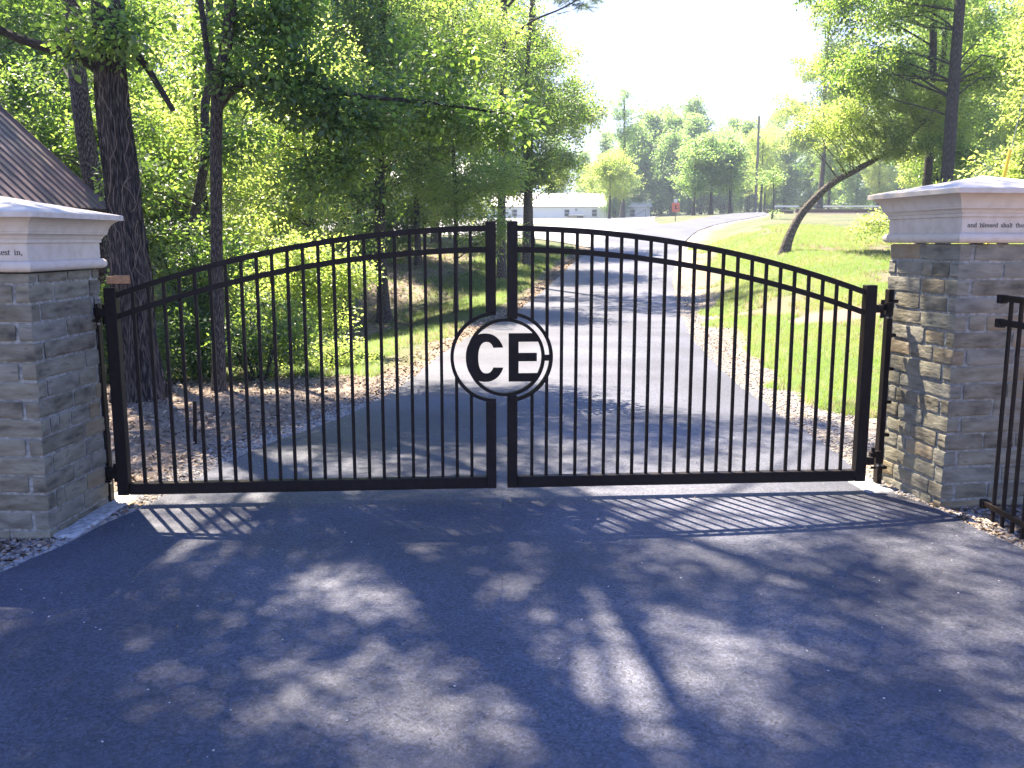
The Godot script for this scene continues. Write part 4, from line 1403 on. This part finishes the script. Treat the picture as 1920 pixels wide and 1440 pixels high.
	tree("bank_tree", "thin young trunk with drooping leaves just left of the gate's meeting posts", "tree", on_ground(-1.38, -22.0, -0.05), [V(0, 0, 0), V(0.03, 2.4, 0), V(-0.02, 4.5, 0), V(0.1, 7.6, 0)], 0.065, 0.025,
		[lobe(-0.3, 4.9, 0, 1.9, 1.1, 1.4, 700, 50), lobe(0.3, 3.2, 0.2, 1.5, 0.75, 1.0, 420, 34), lobe(0.1, 6.6, 0, 1.7, 1.1, 1.3, 500, 36), lobe(0.9, 2.2, 0.4, 0.9, 0.5, 0.6, 150, 14)], "willow", 1.05, 53, {"fine": 8})
	tree("pine_tree", "tall pine behind the gate's meeting posts with bare upper limbs", "tree", on_ground(-0.34, -29.0, -0.05), [V(0, 0, 0), V(0.02, 4, 0), V(0.1, 9, 0), V(0.1, 16, 0)], 0.145, 0.07,
		[lobe(0, 12.6, 0, 2.6, 2.4, 2.4, 700, 44), lobe(2.6, 8.6, 0.3, 1.0, 0.5, 0.7, 90, 9), lobe(1.9, 10.3, 0, 1.6, 0.7, 1.0, 170, 16), lobe(-1.6, 9.4, 0, 1.3, 0.9, 1.0, 150, 14)], "pine", 1.3, 54,
		{"fine": 8, "limbs": [[[V(0.05, 7.2, 0), V(0.9, 7.9, 0.1), V(1.9, 8.3, 0.2), V(3.0, 8.9, 0.2)], 0.045, 0.012], [[V(0.05, 8.2, 0), V(1.0, 9.2, 0), V(2.2, 9.9, 0), V(3.6, 10.6, 0)], 0.045, 0.012], [[V(0.05, 7.4, 0), V(-0.8, 8.3, 0), V(-1.7, 9.4, 0)], 0.035, 0.012]]})
	tree("bank_tree", "leafy tree with low drooping boughs beside the road past the pine", "tree", on_ground(0.5, -33.0, -0.05), [V(0, 0, 0), V(0.05, 3, 0), V(0.0, 6, 0), V(0.2, 9.5, 0)], 0.16, 0.05,
		[lobe(-0.9, 3.6, 0.2, 2.0, 1.1, 1.4, 520, 40), lobe(0.3, 5.6, 0, 2.1, 1.4, 1.7, 700, 50), lobe(0.7, 3.6, 0.2, 1.1, 0.9, 1.1, 260, 22), lobe(-0.6, 8.0, 0, 2.1, 1.4, 1.7, 520, 38)], "dark", 1.2, 55, {"fine": 8})
	tree("bank_tree", "tree with sunlit outer boughs where the road meets the lot", "tree", on_ground(0.75, -41.0, -0.05), [V(0, 0, 0), V(0.0, 4, 0), V(0.2, 8, 0), V(0.1, 13, 0)], 0.22, 0.06,
		[lobe(1.5, 5.6, 0.2, 1.7, 1.6, 1.8, 480, 40), lobe(-1.0, 6.4, 0, 2.4, 1.8, 2.0, 560, 44), lobe(0.4, 8.3, 0, 2.1, 1.5, 2.0, 480, 38), lobe(1.3, 3.1, 0.4, 1.7, 0.9, 1.2, 260, 22), lobe(-0.6, 2.6, 0.4, 1.5, 0.8, 1.2, 200, 18), lobe(-1.5, 10.5, 0, 2.2, 1.6, 2.0, 380, 30)], "bright", 1.6, 56, {"fine": 8})
	# --- the wood on the left, further off
	var a1 := tree("wood_tree", "tree of the sunlit wood left of the road", "tree", on_ground(-8.5, -30, -0.1), [V(0, 0, 0), V(0.1, 4, 0), V(-0.1, 9, 0), V(0.2, 14, 0)], 0.2, 0.05,
		[lobe(0, 5, 0, 2.6, 1.7, 2.2, 620, 46), lobe(-0.8, 8, 0, 3.0, 2.0, 2.6, 800, 54), lobe(0.8, 11, 0, 2.6, 2.0, 2.4, 640, 44), lobe(0.2, 14, 0, 1.8, 1.6, 1.8, 320, 22), lobe(1.0, 3.0, 0.8, 1.6, 0.9, 1.2, 200, 16)], "bright", 1.55, 61, {"group": "trees of the sunlit wood on the left"})
	var a2 := tree("wood_tree", "tree of the sunlit wood left of the road", "tree", on_ground(-12.5, -26, -0.1), [V(0, 0, 0), V(-0.2, 4, 0), V(0.1, 9, 0), V(0, 15, 0)], 0.22, 0.06,
		[lobe(0.3, 5.5, 0, 2.8, 1.8, 2.2, 640, 46), lobe(0.8, 8.6, 0, 3.0, 2.0, 2.6, 760, 54), lobe(-0.8, 11.6, 0, 2.7, 2.0, 2.4, 640, 44), lobe(0, 14.6, 0, 2.0, 1.7, 1.8, 340, 24), lobe(-0.8, 3.0, 0.6, 1.8, 1.0, 1.3, 220, 18)], "hard", 1.5, 62, {"group": "trees of the sunlit wood on the left"})
	var woods := [[-5.8, -34, 0.85, 0.6], [-3.4, -40, 0.8, 2.0], [-10.5, -38, 1.05, 3.6], [-15.0, -34, 1.1, 1.0], [-6.2, -46, 0.95, 4.4], [-12.0, -48, 1.15, 5.2], [-18.5, -44, 1.2, 0.2], [-22.0, -36, 1.2, 2.8], [-16.0, -23, 1.0, 4.0], [-19.0, -29, 1.1, 1.7], [-26.0, -48, 1.3, 3.1], [-11.0, -20.5, 0.8, 5.7], [-3.2, -31, 0.62, 2.4]]
	for k in woods.size():
		var w: Array = woods[k]
		var c: Node3D = (a1 if k % 2 == 0 else a2).duplicate()
		c.name = numbered("wood_tree")
		add_child(c, true)
		c.position = on_ground(w[0], w[1], -0.1)
		c.rotation.y = w[3]
		c.scale = Vector3.ONE * w[2]
	# --- beyond the lot
	tree("round_tree", "small round yellow green tree in front of the white hall", "tree", on_ground(9.6, -90), [V(0, 0, 0), V(0.05, 2, 0), V(0, 5.5, 0)], 0.13, 0.04,
		[lobe(0, 3.8, 0, 3.0, 2.0, 2.6, 620, 60), lobe(0.2, 5.2, 0, 1.9, 1.2, 1.8, 240, 24)], "bright", 2.1, 71)
	tree("pale_tree", "tall pale tree above the right end of the white hall", "tree", on_ground(14.0, -116), [V(0, 0, 0), V(0.2, 6, 0), V(0, 15, 0)], 0.3, 0.08,
		[lobe(0, 6, 0, 2.4, 2.2, 2.4, 260, 30), lobe(0.4, 10, 0, 2.0, 2.4, 2.0, 220, 26), lobe(-0.4, 14, 0, 1.6, 2.2, 1.6, 140, 16)], "blue", 2.8, 72)
	var f1 := tree("far_tree", "broad hazy tree in the treeline beyond the hall", "tree", on_ground(22.5, -150), [V(0, 0, 0), V(0, 8, 0), V(0, 16, 0)], 0.35, 0.1,
		[lobe(0, 4, 0, 3.6, 2.6, 3, 252, 44), lobe(0, 8.5, 0, 4.2, 3.2, 3.6, 336, 56), lobe(0.8, 13, 0, 3.2, 2.8, 3, 228, 40), lobe(-0.6, 16, 0, 2.0, 2.0, 2.0, 96, 18)], "blue", 4.8, 73, {"group": "hazy treeline beyond the hall"})
	var f2 := tree("far_tree", "tall hazy tree in the treeline beyond the hall", "tree", on_ground(29.5, -152), [V(0, 0, 0), V(0, 9, 0), V(0.3, 18.5, 0)], 0.35, 0.1,
		[lobe(0, 4, 0, 3.6, 2.6, 3, 216, 40), lobe(-1.6, 8.5, 0, 3.2, 2.8, 3.0, 240, 42), lobe(1.9, 10.5, 0.6, 3.0, 2.6, 2.8, 216, 38), lobe(-0.8, 13.6, 0, 2.9, 2.2, 2.6, 180, 32), lobe(0.9, 16.4, 0, 2.3, 1.9, 2.0, 114, 22), lobe(0.2, 18.4, 0, 1.5, 1.2, 1.4, 48, 10)], "blue", 4.6, 74, {"group": "hazy treeline beyond the hall"})
	var far := [[26, -160, 0.95], [33.5, -146, 0.8], [37.5, -156, 0.85], [42, -148, 0.85], [46, -160, 0.9], [51, -150, 0.95], [57, -158, 1.0], [63, -148, 1.05], [70, -156, 1.05], [78, -146, 1.1], [86, -154, 1.1], [95, -146, 1.15], [17, -166, 0.75], [8, -172, 0.8], [-2, -176, 0.9], [-14, -170, 0.9], [-26, -160, 0.95], [-38, -150, 1.0], [-52, -142, 1.1], [15.5, -138, 0.62], [19.0, -142, 0.76], [24, -138, 0.74], [28, -142, 0.8], [32, -138, 0.74], [36.5, -141, 0.78], [40.5, -136, 0.74], [45, -138, 0.8], [26, -147, 0.95], [31, -150, 0.85], [21, -148, 0.85], [49, -130, 0.68], [54, -136, 0.75], [59, -130, 0.75], [65, -136, 0.8], [12, -150, 0.6], [20.5, -156, 0.85]]
	for k in far.size():
		var w: Array = far[k]
		var c: Node3D = (f2 if k % 2 == 0 else f1).duplicate()
		c.name = numbered("far_tree")
		add_child(c, true)
		c.position = on_ground(w[0], w[1], -0.2)
		c.rotation.y = k * 1.9
		c.scale = Vector3.ONE * w[2]
		c.set_meta("label", "hazy tree in the treeline beyond the hall and lawn")
	var row := [[18.9, 7.6, "left tree of the row of three beside the upper road"], [20.9, 8.2, "middle tree of the row of three beside the upper road"], [23.2, 8.0, "right tree of the row of three beside the upper road"]]
	for k in 3:
		var w: Array = row[k]
		tree("road_tree", w[2], "tree", on_ground(w[0], -95 - k, -0.1), [V(0, 0, 0), V(0.06 - 0.06 * k, 2.2, 0), V(0, w[1], 0)], 0.17 if k == 0 else 0.25, 0.05,
			[lobe(0, 3.6, 0, 2.0, 1.6, 2.0, 190, 30), lobe(0.2 - k * 0.15, 5.6, 0, 2.0, 1.6, 2.0, 190, 30), lobe(0, w[1] - 0.8, 0, 1.3, 1.0, 1.3, 80, 12)], "blue", 2.8, 80 + k, {"group": "trees beside the upper road"})
	tree("verge_tree", "light green tree behind the bare utility pole", "tree", on_ground(28.8, -106), [V(0, 0, 0), V(0.1, 3, 0), V(0, 9, 0)], 0.2, 0.05,
		[lobe(0, 4.6, 0, 2.6, 2.2, 2.4, 300, 34), lobe(0.3, 7.6, 0, 2.4, 2.0, 2.2, 300, 34)], "bright", 2.4, 84)
	tree("sapling", "thin grey green sapling on the verge beside the upper road", "tree", on_ground(18.55, -65), [V(0, 0, 0), V(0.05, 1.6, 0), V(-0.1, 3.8, 0)], 0.06, 0.02,
		[lobe(-0.1, 2.9, 0, 1.2, 0.8, 1.0, 70, 22), lobe(0.1, 0.3, 0, 0.25, 0.3, 0.25, 14, 4)], "blue", 1.5, 85)
	# --- the lawn on the right
	tree("airy_tree", "tall airy tree beyond the lawn rising behind the picnic table", "tree", on_ground(28.6, -85), [V(0, 0, 0), V(0.2, 6, 0), V(-0.1, 12, 0), V(0.2, 19, 0)], 0.27, 0.06,
		[lobe(-2.2, 6.2, 0.5, 2.2, 1.2, 1.8, 200, 24), lobe(2.0, 6.6, 0, 2.8, 1.8, 2.2, 300, 34), lobe(-2.8, 9.2, 0, 2.0, 1.5, 1.8, 220, 26), lobe(1.2, 10.0, 0, 3.0, 2.0, 2.4, 360, 40), lobe(-1.0, 12.6, 0, 2.4, 1.7, 2.0, 260, 30), lobe(1.2, 14.4, 0, 2.0, 1.6, 1.8, 200, 24), lobe(-0.2, 17.4, 0, 1.5, 1.8, 1.4, 140, 18)], "bright", 2.3, 91, {"fine": 8})
	tree("curved_tree", "curved bare trunk arching to the right over the sunny lawn", "tree", on_ground(8.4, -28.0, -0.05),
		[V(0, 0, 0), V(0.14, 0.55, 0), V(0.45, 1.2, 0), V(0.9, 1.75, 0), V(1.4, 2.2, 0), V(2.15, 2.62, 0), V(3.1, 3.2, 0.1), V(4.2, 4.2, 0.1), V(5.0, 5.6, 0)], 0.15, 0.045,
		[lobe(1.9, 4.0, 0, 1.7, 0.8, 1.3, 380, 28), lobe(3.5, 4.4, 0.2, 1.7, 1.0, 1.3, 480, 32), lobe(2.5, 5.4, 0, 1.3, 0.6, 1.2, 190, 16), lobe(4.4, 3.5, 0.2, 1.0, 0.6, 0.9, 170, 14), lobe(1.9, 3.0, 0.5, 0.7, 0.4, 0.5, 80, 8), lobe(3.3, 3.3, 0.5, 0.9, 0.5, 0.5, 170, 14)], "bright", 1.12, 92, {"wood": M.bark_light, "fine": 8, "sides": 14, "rough": 0.18})
	tree("lawn_tree", "stout dark trunk rising behind the right pillar cap", "tree", on_ground(12.35, -26.0, -0.1), [V(0, 0, 0), V(-0.03, 4, 0), V(-0.02, 8, 0), V(0.0, 15, 0)], 0.19, 0.1,
		[lobe(-1.9, 5.6, -1.2, 1.4, 0.9, 1.1, 330, 26), lobe(-0.9, 7.6, -1.3, 1.8, 1.3, 1.2, 520, 34), lobe(1.7, 5.6, -1.2, 1.4, 1.2, 1.0, 360, 26), lobe(0.0, 11.0, 0, 2.6, 2.0, 2.2, 760, 44), lobe(0.2, 3.2, -0.9, 0.9, 0.5, 0.6, 120, 10)], "hard", 1.15, 93, {"fine": 8, "sides": 16, "wood": M.bark})
	tree("lawn_tree", "slimmer dark trunk left of the stout one behind the right pillar cap", "tree", on_ground(13.5, -30.0, -0.1), [V(0, 0, 0), V(0.1, 4, 0), V(-0.1, 8, 0), V(0, 14, 0)], 0.15, 0.08,
		[lobe(-2.0, 5.6, -0.6, 1.5, 1.0, 1.2, 420, 28), lobe(-2.4, 8.2, -0.8, 1.9, 1.4, 1.5, 560, 36), lobe(0.6, 9.4, -1.0, 1.8, 1.4, 1.4, 440, 30), lobe(-3.0, 10.4, 0, 1.4, 1.1, 1.2, 240, 18)], "hard", 1.25, 94, {"fine": 8, "sides": 14, "wood": M.bark})
	tree("lawn_tree", "ivy clad trunk at the right edge beyond the stout trunk", "tree", on_ground(15.8, -27.5, -0.1), [V(0, 0, 0), V(-0.2, 4, 0), V(-0.3, 8, 0), V(-0.2, 14, 0)], 0.2, 0.1,
		[lobe(-0.25, 5.2, 0.1, 0.45, 2.6, 0.4, 360, 40), lobe(0.8, 7.6, 0, 1.8, 1.6, 1.4, 520, 40), lobe(0, 11, 0, 2.4, 2.0, 2.0, 520, 40)], "hard", 1.2, 95, {"fine": 8, "sides": 14, "wood": M.bark})
	tree("maple_tree", "bright broad leaved young tree hanging over the right pillar", "tree", on_ground(9.6, -17.5, -0.1), [V(0, 0, 0), V(-0.1, 1.6, 0), V(0.2, 3.2, 0), V(0.1, 6.5, 0)], 0.09, 0.03,
		[lobe(-2.6, 1.55, 0.2, 0.55, 0.3, 0.4, 60, 12), lobe(-1.3, 1.9, 0, 0.9, 0.45, 0.6, 170, 20), lobe(0.3, 2.4, 0, 1.2, 0.8, 0.8, 330, 28), lobe(0.8, 3.9, 0, 1.2, 1.0, 0.9, 380, 32), lobe(0.6, 5.4, 0, 1.2, 0.9, 1.0, 260, 20)], "bright", 0.92, 96, {"fine": 8})
	var rest := [[17.5, -38, 0.9, 1.0], [21, -46, 0.95, 2.2], [24, -40, 1.0, 0.4], [27, -54, 1.0, 5.0], [19.5, -33, 0.85, 3.3], [23, -31, 0.9, 4.1], [33, -62, 1.05, 1.5], [36, -78, 1.0, 2.9], [42, -92, 1.1, 0.8], [36, -104, 0.8, 3.9], [44, -110, 0.9, 5.5], [31, -112, 0.7, 2.0], [53, -106, 1.0, 4.6]]
	for k in rest.size():
		var w: Array = rest[k]
		var c: Node3D = (a1 if k % 3 != 0 else a2).duplicate()
		c.name = numbered("park_tree")
		add_child(c, true)
		c.position = on_ground(w[0], w[1], -0.1)
		c.rotation.y = w[3]
		c.scale = Vector3.ONE * w[2]
		c.set_meta("label", "leafy tree in the wood beyond the lawn on the right")
		c.set_meta("group", "trees of the wood beyond the right lawn")

func _ready() -> void:
	var cam := Camera3D.new()
	cam.name = "camera"
	cam.fov = 46.397
	cam.near = 0.05
	cam.far = 3000.0
	cam.position = V(0, 1.65, 0)
	cam.rotation_degrees = V(-9.13, 0, 0)
	add_child(cam)
	cam.current = true
	var sky := ProceduralSkyMaterial.new()
	sky.sky_top_color = Color(0.034, 0.09, 0.33).linear_to_srgb()
	sky.sky_horizon_color = Color(0.29, 0.315, 0.37).linear_to_srgb()
	sky.sky_curve = 0.26
	sky.ground_horizon_color = Color(0.16, 0.17, 0.16).linear_to_srgb()
	sky.ground_bottom_color = Color(0.1, 0.1, 0.09).linear_to_srgb()
	sky.sky_energy_multiplier = 1.0
	var env := Environment.new()
	env.background_mode = Environment.BG_SKY
	env.sky = Sky.new()
	env.sky.sky_material = sky
	env.tonemap_mode = Environment.TONE_MAPPER_LINEAR
	env.tonemap_exposure = 6.6
	env.fog_enabled = true
	env.fog_density = 0.0007
	env.fog_light_color = Color(0.85, 0.9, 0.97)
	env.sdfgi_enabled = true
	env.ssao_enabled = true
	env.ssil_enabled = true
	var we := WorldEnvironment.new()
	we.name = "environment"
	we.environment = env
	add_child(we)
	var sun := DirectionalLight3D.new()
	sun.name = "sun"
	sun.light_energy = 1.6
	sun.light_color = Color(1.0, 0.95, 0.87)
	sun.light_angular_distance = 0.53
	sun.shadow_enabled = true
	add_child(sun)
	sun.look_at_from_position(sun_dir * 10.0, Vector3.ZERO)

	noise.seed = 4
	noise.frequency = 0.05
	noise.fractal_octaves = 3
	noise2.seed = 9
	noise2.frequency = 0.08
	noise2.fractal_octaves = 3
	make_materials()
	make_ground()
	make_roads()
	make_sprigs()
	pillar("left grey stone pillar whose cast cap reads est in", V(-2.931, 0, -5.202), deg_to_rad(-3.07), 0.37, 1.476, 0.1055, 101, "comest  in,", 0.37 - 0.015)
	pillar("right grey stone pillar whose cast cap reads and blessed shalt", V(2.996, 0, -5.829), deg_to_rad(8.0), 0.38, 1.628, 0.1055, 102, "and  blessed  shalt  thou", -0.38 + 0.025)
	var ft := MB.new()
	ft.box(V(-2.53, -0.02, -5.3), V(0.2, 0.07, 0.95), Basis(Vector3.UP, deg_to_rad(-3.07)), 0.015)
	tag(part("concrete_footing", ft, M.concrete), "pale concrete footing along the foot of the left pillar", "footing")
	ft = MB.new()
	ft.box(V(2.42, -0.03, -5.98), V(0.2, 0.08, 0.5), Basis(Vector3.UP, deg_to_rad(6.0)), 0.015)
	tag(part("concrete_footing", ft, M.concrete), "sunlit concrete footing under the right hinge channel", "footing")
	gate_leaf(-1.0, "left leaf of the black iron gate, without any letters")
	gate_leaf(1.0, "right leaf of the black iron gate, carrying the ringed CE emblem")
	hinge_channel("dark steel hinge channel bolted to the left pillar", V(-2.555, 0, -5.51), deg_to_rad(4.0), -1.0, 0.0, 1.265)
	hinge_channel("sunlit steel hinge channel bolted to the right pillar", V(2.5, 0, -5.95), deg_to_rad(4.0), 1.0, 0.0, 1.33)
	side_fence()
	pavilion()
	metal_hall("long low white metal hall beyond the parking lot", on_ground(6.4, -144), 0.0, 29.5, 9.0, 2.25, 2.1, [-6.0, 2.0, 6.2, 12.0], 3.4)
	metal_hall("large pale metal hall half hidden behind the bank trees", on_ground(-10.5, -100), 0.06, 16.0, 12.0, 3.4, 2.6, [-3.0, 1.5, 5.0], -99.0)
	small_things()
	plant()
	ground_cover()
